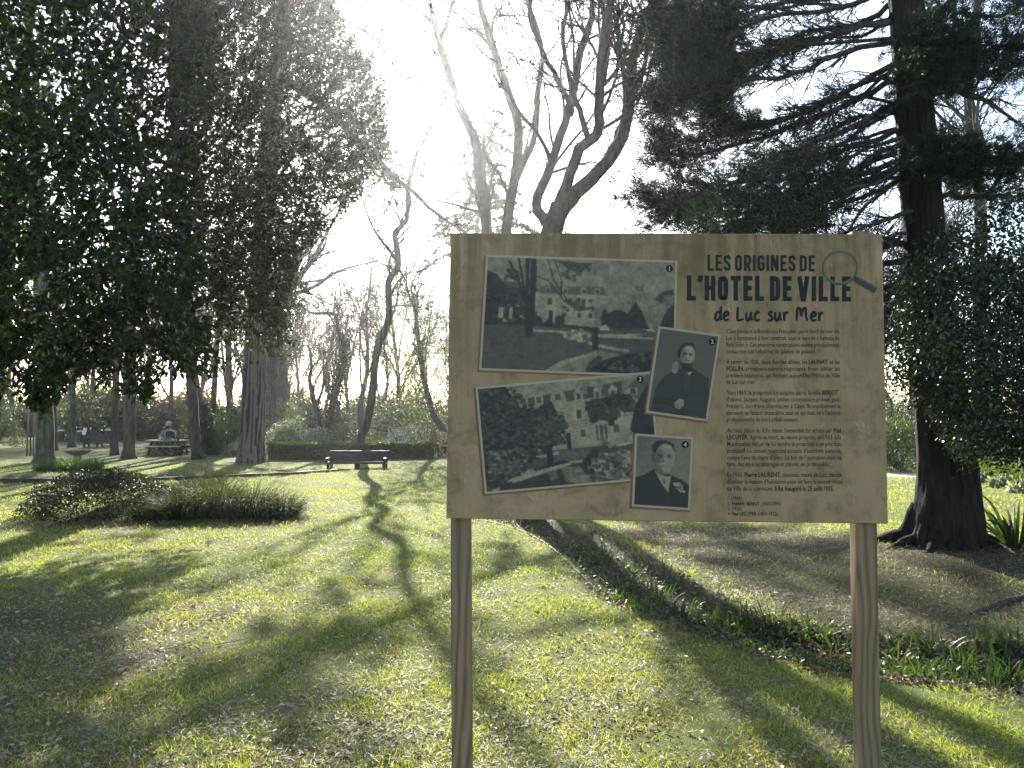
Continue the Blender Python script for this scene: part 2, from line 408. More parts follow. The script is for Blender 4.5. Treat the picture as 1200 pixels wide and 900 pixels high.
def timber_mat():
    m, n, b = new_mat('post_timber')
    v = coords(n, (1, 1, .12)); d = noise(n, 7, 3, .5, v)
    mp = N(n, 'ShaderNodeMapping'); mp.inputs['Scale'].default_value = (.62, .62, .13)
    tc = N(n, 'ShaderNodeTexCoord'); n.links.new(tc.outputs['Object'], mp.inputs[0])
    ad = N(n, 'ShaderNodeVectorMath', operation='MULTIPLY_ADD'); n.links.new(d.outputs['Color'], ad.inputs[0]); ad.inputs[1].default_value = (.06, .06, .05); n.links.new(mp.outputs[0], ad.inputs[2])
    wv = N(n, 'ShaderNodeTexWave', wave_type='BANDS', bands_direction='X'); wv.inputs['Scale'].default_value = 20; wv.inputs['Distortion'].default_value = 7.0
    wv.inputs['Detail'].default_value = .6; wv.inputs['Detail Scale'].default_value = .9; n.links.new(ad.outputs[0], wv.inputs[0])
    r = ramp(n, [(.0, (.27, .185, .112)), (.6, (.22, .148, .088)), (1.0, (.15, .097, .057))], wv.outputs[0])
    g = noise(n, 2.2, 4, .6, coords(n, (1, 1, .5))); gr = ramp(n, [(.48, (0, 0, 0)), (.72, (.55, .55, .55))], g.outputs[0])
    c = mixc(n, r.outputs[0], (.125, .12, .085), gr.outputs[0])
    f = noise(n, 1, 4, .7, coords(n, (160, 160, 6))); fr = ramp(n, [(.4, (.72, .72, .72)), (.7, (1.1, 1.1, 1.1))], f.outputs[0])
    c = mixc(n, c, fr.outputs[0], .7, 'MULTIPLY')
    n.links.new(c, b.inputs['Base Color']); b.inputs['Roughness'].default_value = .75; b.inputs['Specular IOR Level'].default_value = .25
    bump(n, b, f.outputs[0], .35, .003)
    return m
M['timber'] = timber_mat()
def post(p_top, p_bot, w, yaw):
    mb = MB(); k = 24; hw = w / 2; rad = .012; ring = []
    for (sx, sy, a0) in ((1, 1, 0), (-1, 1, 90), (-1, -1, 180), (1, -1, 270)):
        for q in range(6):
            a = R(a0 + q * 18); ring.append((sx * (hw - rad) + rad * math.cos(a), sy * (hw - rad) + rad * math.sin(a)))
    ring = np.array(ring) @ rotz(yaw)[:2, :2].T; n = 14; Vs = []
    for q in range(n):
        t = q / (n - 1); c = p_bot * (1 - t) + p_top * t; s = 1.0 if q < n - 1 else .86
        Vs.append(np.column_stack([c[0] + ring[:, 0] * s, c[1] + ring[:, 1] * s, np.full(len(ring), c[2])]))
    k = len(ring); i = np.arange(n - 1)[:, None] * k; j = np.arange(k)[None, :]; j2 = (j + 1) % k
    mb.add(np.concatenate(Vs), [np.stack([i + j, i + j2, i + k + j2, i + k + j], -1).reshape(-1, 4), np.array([[(n - 1) * k + q for q in range(k)]])])
    return mb.build('post', M['timber'], board)
def post_line(pa, pb, dep):
    a = at(*pa, dep); b = at(*pb, dep); dr = (a - b) / (a[2] - b[2])
    g = gz(b[0], b[1]) - .15
    return a + dr * (2.185 - a[2]), b + dr * (g - b[2])
t1, b1 = post_line((540.5, 610), (541.8, 895), 2.715); post(t1, b1, .0700, -.02)
t2, b2 = post_line((1011.5, 617), (1016.5, 895), 2.678); post(t2, b2, .0710, -.02)
# ---- printed layer helpers
def flat_poly(mb, pts, off, col):                  # convex outline given in pixels
    V = np.array([brd(px, py, off) for px, py in pts]); mb.add(V, np.array([list(range(len(V)))[::-1]]), col)
def ribbon(mb, P, wd, off, col, closed=False):
    P = np.asarray(P, float); n = len(P); wd = np.broadcast_to(np.asarray(wd, float), (n,))
    if closed: t1_ = unit(P - np.roll(P, 1, 0)); t2_ = unit(np.roll(P, -1, 0) - P)
    else:
        e = unit(np.diff(P, axis=0)); t1_ = np.vstack([e[:1], e]); t2_ = np.vstack([e, e[-1:]])
    tt = unit(t1_ + t2_); nn = np.stack([-tt[:, 1], tt[:, 0]], -1)
    cosh = np.clip(np.sum(tt * t1_, 1), .5, 1); h = (wd / 2 / cosh)[:, None]
    A = P + nn * h; B = P - nn * h
    V = np.array([brd(a, b, off) for a, b in np.vstack([A, B])])
    m = n if closed else n - 1; ii = np.arange(m); jj = (ii + 1) % n
    mb.add(V, np.stack([ii, jj, jj + n, ii + n], -1)[:, ::-1], col)
INK = (.026, .027, .028)
# condensed capitals, unit height, drawn as strokes; y up
def glyph(ch, t):
    h = t / 2
    def arc(cx, cy_, rx, ry, a0, a1, n=7): return [(cx + rx * math.cos(R(a)), cy_ + ry * math.sin(R(a))) for a in np.linspace(a0, a1, n)]
    W = {'L': .38, 'E': .38, 'S': .43, 'O': .43, 'R': .44, 'I': t, 'G': .43, 'N': .46, 'D': .43, 'H': .45, 'T': .42, 'V': .48, "'": t * .8}[ch]
    l, r, b, u, m, q = h, W - h, h, 1 - h, .5, .15
    S = {'L': [([(l, 1), (l, 0)], 0), ([(l + h * .9, b), (W, b)], 0)],
         'E': [([(l, 1), (l, 0)], 0), ([(l + h * .9, b), (W, b)], 0), ([(l + h * .9, u), (W, u)], 0), ([(l + h * .9, .51), (W * .93, .51)], 0)],
         'I': [([(h, 1), (h, 0)], 0)], 'T': [([(0, u), (W, u)], 0), ([(W / 2, u - h * .9), (W / 2, 0)], 0)],
         'H': [([(l, 1), (l, 0)], 0), ([(r, 1), (r, 0)], 0), ([(l + h * .9, .51), (r - h * .9, .51)], 0)],
         'N': [([(l, 1), (l, 0)], 0), ([(r, 1), (r, 0)], 0), ([(l + h * .3, .99), (r - h * .3, .01)], 0)],
         'V': [([(h * .8, 1), (W / 2 - h * .1, 0)], 0), ([(W - h * .8, 1), (W / 2 + h * .1, 0)], 0)],
         'O': [(arc(r - q, u - q, q, q, 0, 90) + arc(l + q, u - q, q, q, 90, 180) + arc(l + q, b + q, q, q, 180, 270) + arc(r - q, b + q, q, q, 270, 360), 1)],
         'D': [(arc(r - q, u - q, q, q, 0, 90) + [(l, u), (l, b)] + arc(r - q, b + q, q, q, 270, 360), 1)],
         'R': [([(l, 1), (l, 0)], 0), ([(l + h * .9, u)] + arc(r - q, u - q, q, q, 90, 0) + arc(r - q, .45 + q, q, q, 0, -90) + [(l + h * .9, .45)], 0), ([(r - q * .8, .45 - h * .8), (r, 0)], 0)],
         'S': [([(r, .70), (r, u - q)] + arc(r - q, u - q, q, q, 0, 90)[1:] + arc(l + q, u - q, q, q, 90, 180) + [(l, .66), (l + .05, .56), (r - .05, .43), (r, .33)] + arc(r - q, b + q, q, q, 0, -90) + arc(l + q, b + q, q, q, 270, 180) + [(l, .30)], 0)],
         'G': [([(r, .70), (r, u - q)] + arc(r - q, u - q, q, q, 0, 90)[1:] + arc(l + q, u - q, q, q, 90, 180) + arc(l + q, b + q, q, q, 180, 270) + arc(r - q, b + q, q, q, 270, 360) + [(r, .48), (W * .5, .48)], 0)],
         "'": [([(W * .6, 1), (W * .6, .88), (W * .2, .74)], 0)]}[ch]
    return W, S
def title(text, x0, x1, y0, y1, t, name):
    gap = .105; sp = .24; xs = []; x = 0
    for ch in text:
        if ch == ' ': x += sp - gap; continue
        W, S = glyph(ch, t); xs.append((ch, x, W, S)); x += W + gap
    x -= gap; k = (x1 - x0) / x; H = y1 - y0
    for ch, gx_, W, S in xs:
        mb = MB()
        for si, (P, cl) in enumerate(S):
            Q = [(x0 + (gx_ + a) * k, y1 - b * H + (x0 + (gx_ + a) * k - x0) * .006) for a, b in P]
            ribbon(mb, Q, t * k * .98 if abs(P[0][0] - P[-1][0]) < .02 and not cl else t * (k * .5 + H * .5) * .98, .0006 + .00004 * si, INK, cl)
        mb.build('letter', M['flatcol'], board, smooth=False)
title('LES ORIGINES DE', 829, 955, 298.6, 317.4, .162, 'title')
title("L'HOTEL DE VILLE", 804.8, 997.2, 322.8, 352.2, .190, 'title')
# brush-written line: strokes in a box of x 837..966, baseline 376.5
BR = {'d': (9.5, [[(6.5, 6.8), (4, 7.6), (1.6, 5.2), (1.2, 2), (3, .3), (5.6, 1.8), (6.8, 4.5)], [(7.6, 17), (7.2, 9), (6.9, 3), (8.4, .4)]]),
      'e': (8.5, [[(1.2, 3.6), (5, 4.6), (6.3, 6.4), (4.4, 7.8), (1.8, 6), (1.0, 3), (3.2, .4), (7.3, 1.6)]]),
      'L': (10.5, [[(2.4, 16.3), (2.0, 10), (1.6, 3), (2.2, .6), (5, .7), (8.6, 1.8)]]),
      'u': (9.5, [[(1.4, 7.6), (1.0, 3.5), (2.2, .5), (4.6, 1.6), (6.2, 5), (6.6, 7.8)], [(6.6, 7.8), (6.3, 3), (8.2, .3)]]),
      'c': (8.5, [[(6.4, 6.6), (4.6, 7.8), (1.8, 5.6), (1.2, 2.2), (3.2, .3), (7, 1.4)]]),
      's': (8.0, [[(6.3, 7.2), (3.6, 7.6), (2.4, 5.8), (5.2, 3.4), (5.4, 1.2), (3, .2), (.8, 1.4)]]),
      'r': (8.0, [[(1.4, 7.8), (1.8, 4), (1.6, .2)], [(1.8, 3.6), (3.4, 6.8), (6.6, 7.2)]]),
      'M': (16.5, [[(2.0, 15.2), (1.8, 8), (1.2, .3)], [(2.0, 13.5), (3.6, 15), (5.4, 12.6), (6.2, 6.5), (6.4, 4)], [(6.4, 4), (8.4, 12), (10.4, 14.8), (11.6, 12), (11.6, 5), (13.6, .4)]]), ' ': (6.5, [])}
def brush(text, x0, x1, base, k_y):
    tot = sum(BR[c][0] for c in text); k = (x1 - x0) / tot; x = x0
    for ch in text:
        wd, S = BR[ch]
        if S:
            mb = MB()
            for si, P in enumerate(S):
                Q = spline([(x + a * k, base - (b * 1.38 if b <= 8 else 11.04 + (b - 8) * .66) * k_y * .97 + (x - x0) * .006) for a, b in P], 18); e = np.linspace(0, 1, 18)
                wv = 3.0 * (.55 + .55 * np.sqrt(np.clip(np.sin(np.clip(e * .9 + .06, 0, 1) * math.pi), 0, 1)))
                ribbon(mb, Q, wv, .0006 + .00005 * si, INK)
            mb.build('letter', M['flatcol'], board, smooth=False)
        x += wd * k
brush('de Luc sur Mer', 837, 966.5, 375.8, 1.02)
# magnifying glass emblem
mb = MB(); a = np.linspace(0, 2 * math.pi, 49)[:-1]
ring = np.stack([984 + 19.6 * np.cos(a), 314.3 + 18.6 * np.sin(a)], -1)
ribbon(mb, ring, 2.9, .0010, (.085, .088, .068), True)
ribbon(mb, np.stack([984 + 18.6 * np.cos(a), 313.9 + 17.4 * np.sin(a)], -1), .7, .0011, (.20, .19, .14), True)
ribbon(mb, [(1000.5, 326.2), (1025.6, 341.2)], 6.6, .0009, (.10, .055, .035))
ribbon(mb, [(1001.5, 324.6), (1008, 328.5), (1026.4, 339.4)], [3.2, 5.2, 5.2], .0011, (.040, .056, .066))
ribbon(mb, [(1003, 324.2), (1026.4, 337.9)], .8, .0012, (.12, .145, .15))
mb.build('magnifier_emblem', M['flatcol'], board, smooth=False)

# ---- body text from the built-in font
_wc = {}
def word_mesh(t, bold):
    if (t, bold) in _wc: return _wc[(t, bold)]
    cu = bpy.data.curves.new('w', 'FONT'); cu.body = t; cu.resolution_u = 2; cu.offset = .026 if bold else .008
    ob = bpy.data.objects.new('w', cu); sc.collection.objects.link(ob)
    dg = bpy.context.evaluated_depsgraph_get(); me = ob.evaluated_get(dg).to_mesh()
    V = np.array([v.co[:2] for v in me.vertices]).reshape(-1, 2); F = [tuple(p.vertices) for p in me.polygons]
    ob.evaluated_get(dg).to_mesh_clear(); sc.collection.objects.unlink(ob); bpy.data.objects.remove(ob); bpy.data.curves.remove(cu)
    _wc[(t, bold)] = (V, F, V[:, 0].min() if len(V) else 0, V[:, 0].max() if len(V) else .2); return _wc[(t, bold)]
U_ax = brd(1000, 450) - brd(900, 450); PXM = np.linalg.norm(U_ax) / 100
def put_word(mb, t, bold, x, y, size, kx, col, off=.0006, ital=0.0):
    V, F, a, b = word_mesh(t, bold)
    if not len(V): return
    W3 = np.array([brd(x + (vx - a) * size * kx + vy * size * ital, y - vy * size, off) for vx, vy in V])
    tri = [f for f in F if len(f) == 3]; qd = [f for f in F if len(f) == 4]; ng = [f for f in F if len(f) > 4]
    mb.add(W3, [np.array(tri)] * bool(tri) + [np.array(qd)] * bool(qd) + [np.array([f]) for f in ng], col)
def para(lines, name, size=7.6):
    mb = MB()
    for (txt, x0, x1, yc) in lines:
        bold = False; ws = []
        for tok in txt.split(' '):
            if tok.startswith('*'): bold = True; tok = tok[1:]
            end = tok.endswith('*')
            if end: tok = tok[:-1]
            ws.append((tok, bold))
            if end: bold = False
        wid = [word_mesh(t, b)[3] - word_mesh(t, b)[2] for t, b in ws]
        tot = sum(wid) * size; n = len(ws); avail = (x1 - x0); kx = min(.86, (avail - (n - 1) * 1.7) / tot); gap = (avail - tot * kx) / max(1, n - 1)
        x = x0
        for (t, b), wd in zip(ws, wid):
            put_word(mb, t, b, x, yc + 2.0, size, kx, (.034, .029, .021)); x += wd * size * kx + gap
    o = mb.build(name, M['flatcol'], board, smooth=False); o['kind'] = 'stuff'
A = 851.2
para([("C'est pendant la Révolution Française que le bord de mer de", A, 983, 388.7), ("Luc a commencé à être construit, sous le nom de « hameau du", A, 983.4, 396.6),
      ("Petit Enfer ». Ces premières constructions étaient principalement", A, 983.4, 404.4), ("consacrées aux industries de salaison de poisson.", A, 956, 412.2)], 'text_paragraph')
para([("À partir de 1838, deux familles alliées, les *LAUNAY* et les", A, 984, 424.6), ("*FOLLIN,* armateurs-saleurs-négociants, firent édifier les", A, 984, 432.5),
      ("premiers bâtiments, qui forment aujourd'hui l'Hôtel de Ville", A, 984, 440.4), ("de Luc-sur-mer.", A, 885.5, 448)], 'text_paragraph')
A = 851.6
para([("Vers 1863, la propriété fut acquise par la famille *BERJOT* :", A, 985, 460.6), ("d'abord, Jacques Auguste, ancien commissaire-priseur, puis,", A, 985, 468.5),
      ("Frédéric, son frère, pharmacien à Caen. Ils enjolivèrent la", A, 985, 476.4), ("demeure en faisant disparaître tout ce qui était lié à l'activité", A, 985, 484.2), ("professionnelle de leurs prédécesseurs.", A, 936, 492.0)], 'text_paragraph')
A = 852
para([("Au tout début du XXe siècle, l'ensemble fut acheté par *Paul", A, 985.6, 504.9), ("*LECUYER.* Après sa mort, sa veuve proposa, en 1933, à la", A, 985.6, 512.8), ("Municipalité de Luc de lui vendre la propriété à un prix non", A, 985.8, 520.7),
      ("prohibitif. Le conseil municipal accepta d'extrême justesse,", A, 986, 528.7), ("contre l'avis du maire d'alors. Le but de l'opération était de", A, 986, 536.6), ("faire, des espaces aménagés et plantés, un jardin public.", A, 973, 544.4)], 'text_paragraph')
para([("En 1935, *Pierre LAURENT,* nouveau maire de Luc, décida", A, 986.6, 556.9), ("d'utiliser la maison d'habitation pour en faire le nouvel Hôtel", A, 987, 564.9), ("de Ville de la commune. *Il fut inauguré le 25 août 1935.", A, 977, 573)], 'text_paragraph')
para([("1. (1905)", 852.8, 869, 584), ("2. *Frédéric BERJOT* (1823-1895)", 852.8, 915, 590.2), ("3. (1935)", 852.8, 869, 595.9), ("4. *Paul LECUYER* (1859-1922)", 852.8, 911, 602)], 'caption_text', 6.0)

# ---- the four old photographs, painted tone by tone on a fine printed sheet
class Pic:
    def __init__(s, w, h, base, seed):
        s.w, s.h = w, h; s.a = np.full((h, w), float(base)); s.rg = np.random.default_rng(seed)
        s.X, s.Y = np.meshgrid((np.arange(w) + .5) / w, (np.arange(h) + .5) / h); s.asp = w / h
    def poly(s, pts, v, amp=0.0):
        m = inpoly(s.X, s.Y, pts); s.a[m] = v + amp * (s.rg.random(m.sum()) - .5)
    def ell(s, cx, cy_, rx, ry, v, amp=0.0, rough=0.0):
        q = ((s.X - cx) / rx) ** 2 + ((s.Y - cy_) / ry) ** 2
        if rough: q = q + rough * (fbm(s.X * 40, s.Y * 40 / s.asp, 1.6, cx * 9) - .5) * 4
        m = q < 1; s.a[m] = v + amp * (s.rg.random(m.sum()) - .5)
    def soft(s, cx, cy_, rx, ry, dv):
        q = ((s.X - cx) / rx) ** 2 + ((s.Y - cy_) / ry) ** 2; s.a += dv * np.exp(-q * 1.5)
    def dabs(s, region, n, size, lo, hi):
        x0 = min(p[0] for p in region); x1 = max(p[0] for p in region); y0 = min(p[1] for p in region); y1 = max(p[1] for p in region)
        for _ in range(n):
            cx, cy_ = s.rg.uniform(x0, x1), s.rg.uniform(y0, y1)
            if not inpoly(np.array([cx]), np.array([cy_]), region)[0]: continue
            r = size * s.rg.uniform(.5, 1.3); v = s.rg.uniform(lo, hi)
            i0, i1 = max(0, int((cx - r) * s.w)), min(s.w, int((cx + r) * s.w) + 1); ry = r * s.asp * s.rg.uniform(.4, 1)
            j0, j1 = max(0, int((cy_ - ry) * s.h)), min(s.h, int((cy_ + ry) * s.h) + 1)
            if i1 <= i0 or j1 <= j0: continue
            q = ((s.X[j0:j1, i0:i1] - cx) / r) ** 2 + ((s.Y[j0:j1, i0:i1] - cy_) / ry) ** 2
            s.a[j0:j1, i0:i1][q < 1] = v
    def line(s, pts, wd, v):
        P = np.array(pts)
        for a, b in zip(P[:-1], P[1:]):
            vx, vy = b - a; t = np.clip(((s.X - a[0]) * vx + (s.Y - a[1]) * vy) / (vx * vx + vy * vy + 1e-9), 0, 1)
            d = np.hypot(s.X - a[0] - t * vx, (s.Y - a[1] - t * vy) / s.asp); s.a[d < wd / 2] = v
    def win(s, cx, cy_, wx, wy, v=.22, fr=.6):
        s.poly([(cx - wx * .8, cy_ - wy * .7), (cx + wx * .8, cy_ - wy * .7), (cx + wx * .8, cy_ + wy * .7), (cx - wx * .8, cy_ + wy * .7)], fr)
        s.poly([(cx - wx / 2, cy_ - wy / 2), (cx + wx / 2, cy_ - wy / 2), (cx + wx / 2, cy_ + wy / 2), (cx - wx / 2, cy_ + wy / 2)], v)
    def done(s, grain=.06, tex=1.0):
        tx = fbm(s.X * s.w, s.Y * s.h, 7.0, s.w) + .6 * fbm(s.X * s.w, s.Y * s.h, 2.4, s.h) - .8; s.a = s.a * (1 + .5 * tex * tx) + .04 * tex * tx + grain * 1.4 * (s.rg.random(s.a.shape) - .5)
        b = s.a.copy(); k = .18
        b[1:-1, 1:-1] = s.a[1:-1, 1:-1] * (1 - 4 * k * .6) + k * .6 * (s.a[:-2, 1:-1] + s.a[2:, 1:-1] + s.a[1:-1, :-2] + s.a[1:-1, 2:])
        return np.clip(b, 0, 1)
def box4(x0, y0, x1, y1): return [(x0, y0), (x1, y0), (x1, y1), (x0, y1)]
def pic1():
    p = Pic(230, 138, .56, 1)
    p.poly(box4(.08, .22, .20, .30), .30, .05); p.poly(box4(.08, .27, .2, .42), .2, .1)
    p.poly([(.25, .25), (.62, .24), (.64, .32), (.25, .32)], .36, .04)                 # mansard roof
    p.poly([(.25, .315), (.66, .315), (.66, .56), (.25, .56)], .62, .05)               # house front
    p.line([(.25, .33), (.66, .33)], .008, .75); p.line([(.25, .43), (.64, .43)], .006, .5)
    for cx in (.27, .33, .42, .52, .59): p.win(cx, .285, .018, .04, .25, .58)
    for cx in (.34, .45, .52): p.win(cx, .385, .02, .055)
    for cx in (.27, .42, .5, .56): p.win(cx, .50, .02, .05, .2, .66)
    p.poly([(.315, .44), (.35, .41), (.385, .44)], .75); p.poly(box4(.32, .44, .38, .56), .7); p.poly(box4(.337, .465, .363, .56), .12)
    p.poly([(.58, .44), (.74, .30), (.80, .24), (.88, .27), (.98, .42), (.98, .44)], .52, .05)   # winter garden roof
    for t in np.linspace(.6, .97, 16): p.line([(t, .44), (.78 + (t - .78) * .45, .27)], .003, .44)
    p.poly([(.58, .43), (.98, .43), (.98, .60), (.58, .58)], .5, .12); p.poly(box4(.79, .22, .83, .26), .4)
    p.poly([(.89, .33), (.93, .27), (.99, .24), (.99, .28), (.93, .37)], .2); p.poly(box4(.94, .3, .99, .5), .5, .05)
    p.poly([(.36, .02), (.56, .03), (.54, .07), (.5, .12), (.44, .10), (.4, .05)], .22, .1); p.dabs([(.40, .1), (.56, .05), (.5, .2), (.38, .22)], 40, .012, .2, .34)
    p.poly(box4(0, .60, 1, 1), .27, .05)                                                # lawn
    for _ in range(500):
        x, y = p.rg.random(), p.rg.uniform(.62, 1); p.soft(x, y, .02, .008, p.rg.uniform(-.05, .06))
    p.poly([(.05, .58), (.3, .57), (.58, .6), (.6, .63), (.3, .61), (.05, .61)], .14, .1)
    p.line([(.26, .645), (.46, .655), (.56, .66)], .014, .62); p.poly([(.60, .66), (.80, .645), (.86, .64), (.80, .665), (.98, .69), (.6, .69)], .66, .05)
    p.line([(.84, .60), (1, .64)], .01, .66)
    for cx, cy_, rx, ry in ((.70, .53, .075, .085), (.635, .52, .02, .08)): p.ell(cx, cy_, rx, ry, .13, .1, .12)
    p.poly([(.735, .60), (.76, .45), (.795, .36), (.83, .45), (.87, .60)], .12, .1); p.poly([(.91, .62), (.96, .42), (1, .36), (1, .66)], .12, .1)
    p.ell(.285, .555, .022, .04, .12, .1, .2); p.ell(.40, .55, .025, .045, .14, .1, .2); p.ell(.345, .57, .02, .035, .1, .1, .2)
    p.poly([(.0, .12), (.03, .14), (.06, .18), (.09, .28), (.10, .44), (.07, .60), (0, .62)], .10, .12); p.dabs([(.03, .14), (.14, .3), (.24, .5), (.05, .6), (0, .3)], 260, .014, .06, .2)
    p.dabs(box4(.12, .44, .23, .58), 60, .012, .08, .2); p.poly(box4(.075, .45, .10, .54), .7); p.poly(box4(.13, .44, .15, .55), .66)
    for pts, wd in (([(.245, 0), (.25, .3), (.245, .68)], .034), ([(.215, 0), (.22, .3), (.23, .68)], .02), ([(.12, .04), (.17, .2), (.215, .42)], .014), ([(.165, .0), (.2, .25), (.22, .5)], .012),
                    ([(.32, .0), (.36, .2), (.44, .38), (.5, .44)], .006), ([(.26, .16), (.33, .2), (.42, .38)], .006), ([(.36, .02), (.4, .2), (.4, .34)], .005)): p.line(pts, wd, .11)
    p.dabs(box4(.10, .10, .18, .2), 30, .01, .1, .2); p.dabs(box4(.42, .36, .58, .46), 50, .01, .15, .3)
    p.dabs([(.42, .66), (.5, .61), (.57, .66), (.52, .74), (.44, .71)], 90, .010, .45, .8)
    p.poly([(.33, 1), (.40, .92), (.50, .86), (.60, .805), (.60, .83), (.5, .89), (.42, .95), (.38, 1)], .66, .05)     # pond kerb
    p.poly([(.38, 1), (.42, .95), (.5, .89), (.60, .83), (.62, .8), (.74, .84), (.8, .9), (.72, 1)], .5, .10); p.line([(.56, .74), (.64, .77), (.76, .80)], .018, .62)
    p.poly([(.56, .92), (.61, .84), (.63, .86), (.6, 1), (.54, 1)], .18, .1)
    p.poly([(.55, 1), (.63, .89), (.74, .83), (.88, .80), (.98, .84), (1, 1)], .09, .1); p.dabs([(.6, .97), (.72, .84), (.9, .8), (1, .86), (1, 1)], 130, .011, .03, .42)
    p.poly(box4(.575, .60, .605, .80), .12, .06); p.poly([(.61, .60), (.64, .57), (.66, .60), (.66, .62), (.61, .62)], .75)
    return p.done()
def pic3():
    p = Pic(216, 128, .60, 2)
    p.poly([(.24, .14), (.84, .05), (.86, .18), (.24, .24)], .24, .06)                   # slate roof
    p.poly([(.24, .22), (.90, .17), (.92, .62), (.3, .66), (.24, .5)], .62, .05)           # front
    p.poly([(.40, .25), (.42, .12), (.445, .04), (.47, .04), (.50, .12), (.52, .25)], .60, .04); p.win(.46, .15, .03, .06, .3, .66)
    for cx in (.26, .35, .58, .69, .78): p.poly([(cx - .025, .22), (cx - .025, .12), (cx, .07), (cx + .025, .11), (cx + .025, .22)], .62); p.win(cx, .16, .022, .05, .25, .64)
    for cx, cy_ in ((.22, .08), (.62, .03), (.71, .01), (.845, .06)): p.poly(box4(cx - .012, cy_, cx + .012, cy_ + .11), .52)
    p.win(.47, .34, .04, .09, .45, .7); p.win(.575, .33, .03, .085, .26, .7); p.win(.59, .52, .028, .07, .3, .68); p.win(.78, .50, .03, .08, .3, .7); p.win(.80, .36, .03, .08, .3, .7)
    for cx in (.67, .695, .72): p.poly(box4(cx - .008, .45, cx + .008, .60), .3)
    p.poly(box4(.49, .50, .515, .66), .12)
    p.line([(.24, .415), (.9, .38)], .006, .5); p.poly([(.86, .12), (.9, .06), (.95, .05), (1, 0), (1, .3), (.88, .2)], .35, .1); p.win(.895, .16, .03, .05, .25, .7)
    p.dabs([(.62, .22), (.80, .18), (.90, .20), (.88, .34), (.80, .34), (.76, .46), (.70, .40), (.64, .42)], 420, .016, .08, .24)
    p.poly(box4(0, .66, 1, .82), .26, .08); p.poly([(.40, .68), (.60, .66), (.66, .72), (.6, .82), (.42, .82)], .34, .05)
    p.poly([(.30, .70), (.44, .67), (.44, .70), (.30, .73)], .68); p.poly([(.72, .66), (.90, .64), (.90, .66), (.72, .68)], .7)
    p.poly([(0, .0), (.16, .0), (.24, .22), (.30, .24), (.36, .40), (.30, .72), (.2, .9), (0, 1)], .12, .14); p.dabs([(0, 0), (.2, .02), (.36, .3), (.36, .7), (.12, .95), (0, 1)], 700, .012, .05, .34)
    p.dabs(box4(.02, .62, .24, .86), 200, .011, .08, .6)
    p.ell(.38, .43, .085, .24, .13, .12, .35); p.dabs([(.30, .34), (.42, .22), (.50, .40), (.48, .60), (.32, .62)], 260, .012, .07, .36); p.poly(box4(.365, .60, .405, .80), .08)
    p.poly([(.28, .82), (.46, .76), (.52, .80), (.3, .86)], .1, .06)
    p.poly([(.86, .52), (.90, .30), (1, .06), (1, .62), (.9, .64)], .10, .08)
    p.poly([(.08, .97), (.12, .90), (.36, .84), (.50, .80), (1, .84), (1, 1), (.08, 1)], .15, .10)                         # pond
    p.poly([(.12, .92), (.16, .885), (.36, .82), (.50, .785), (.505, .81), (.38, .855), (.18, .93)], .66, .05); p.line([(.5, .785), (.62, .79), (.66, .80)], .014, .62)
    p.poly([(.44, .83), (.52, .83), (.62, .86), (.60, .96), (.54, 1), (.46, .96)], .42, .16); p.poly([(.36, .86), (.41, .84), (.42, .93), (.38, .95)], .4, .1); p.poly([(.5, .94), (.6, .92), (.62, 1), (.52, 1)], .5, .06)
    p.line([(.52, .875), (.60, .875), (.60, .93), (.53, .93)], .008, .62)
    p.ell(.73, .86, .155, .19, .13, .12, .25); p.dabs([(.60, .84), (.66, .72), (.75, .66), (.84, .74), (.90, .88), (.86, 1), (.62, 1)], 520, .013, .10, .66)
    for t in np.linspace(-.07, .07, 14): p.line([(.71 + t * .3, .72), (.71 + t, .60 + abs(t))], .004, .2)
    p.poly([(.88, .86), (1, .84), (1, .98), (.9, 1)], .12, .1); p.poly([(.9, .95), (1, .90), (1, 1), (.9, 1)], .6)
    return p.done()
def face(p, cx, cy_, w, h, lit=.62, side=1):
    p.ell(cx, cy_, w, h, lit, .02); p.soft(cx - side * w * .7, cy_, w * .6, h, -.22); p.soft(cx, cy_ + h * .85, w * .8, h * .3, -.08)
    for s in (-1, 1):
        p.soft(cx + s * w * .40, cy_ - h * .08, w * .26, h * .12, -.30); p.line([(cx + s * w * .2, cy_ - h * .2), (cx + s * w * .62, cy_ - h * .19)], .014, .2)
        p.ell(cx + s * w * .40, cy_ - h * .06, w * .10, h * .045, .12)
    p.soft(cx + side * w * .05, cy_ + h * .18, w * .12, h * .28, .12); p.soft(cx - side * w * .10, cy_ + h * .30, w * .22, h * .08, -.25)
    p.line([(cx - w * .32, cy_ + h * .52), (cx + w * .32, cy_ + h * .51)], .012, .26)
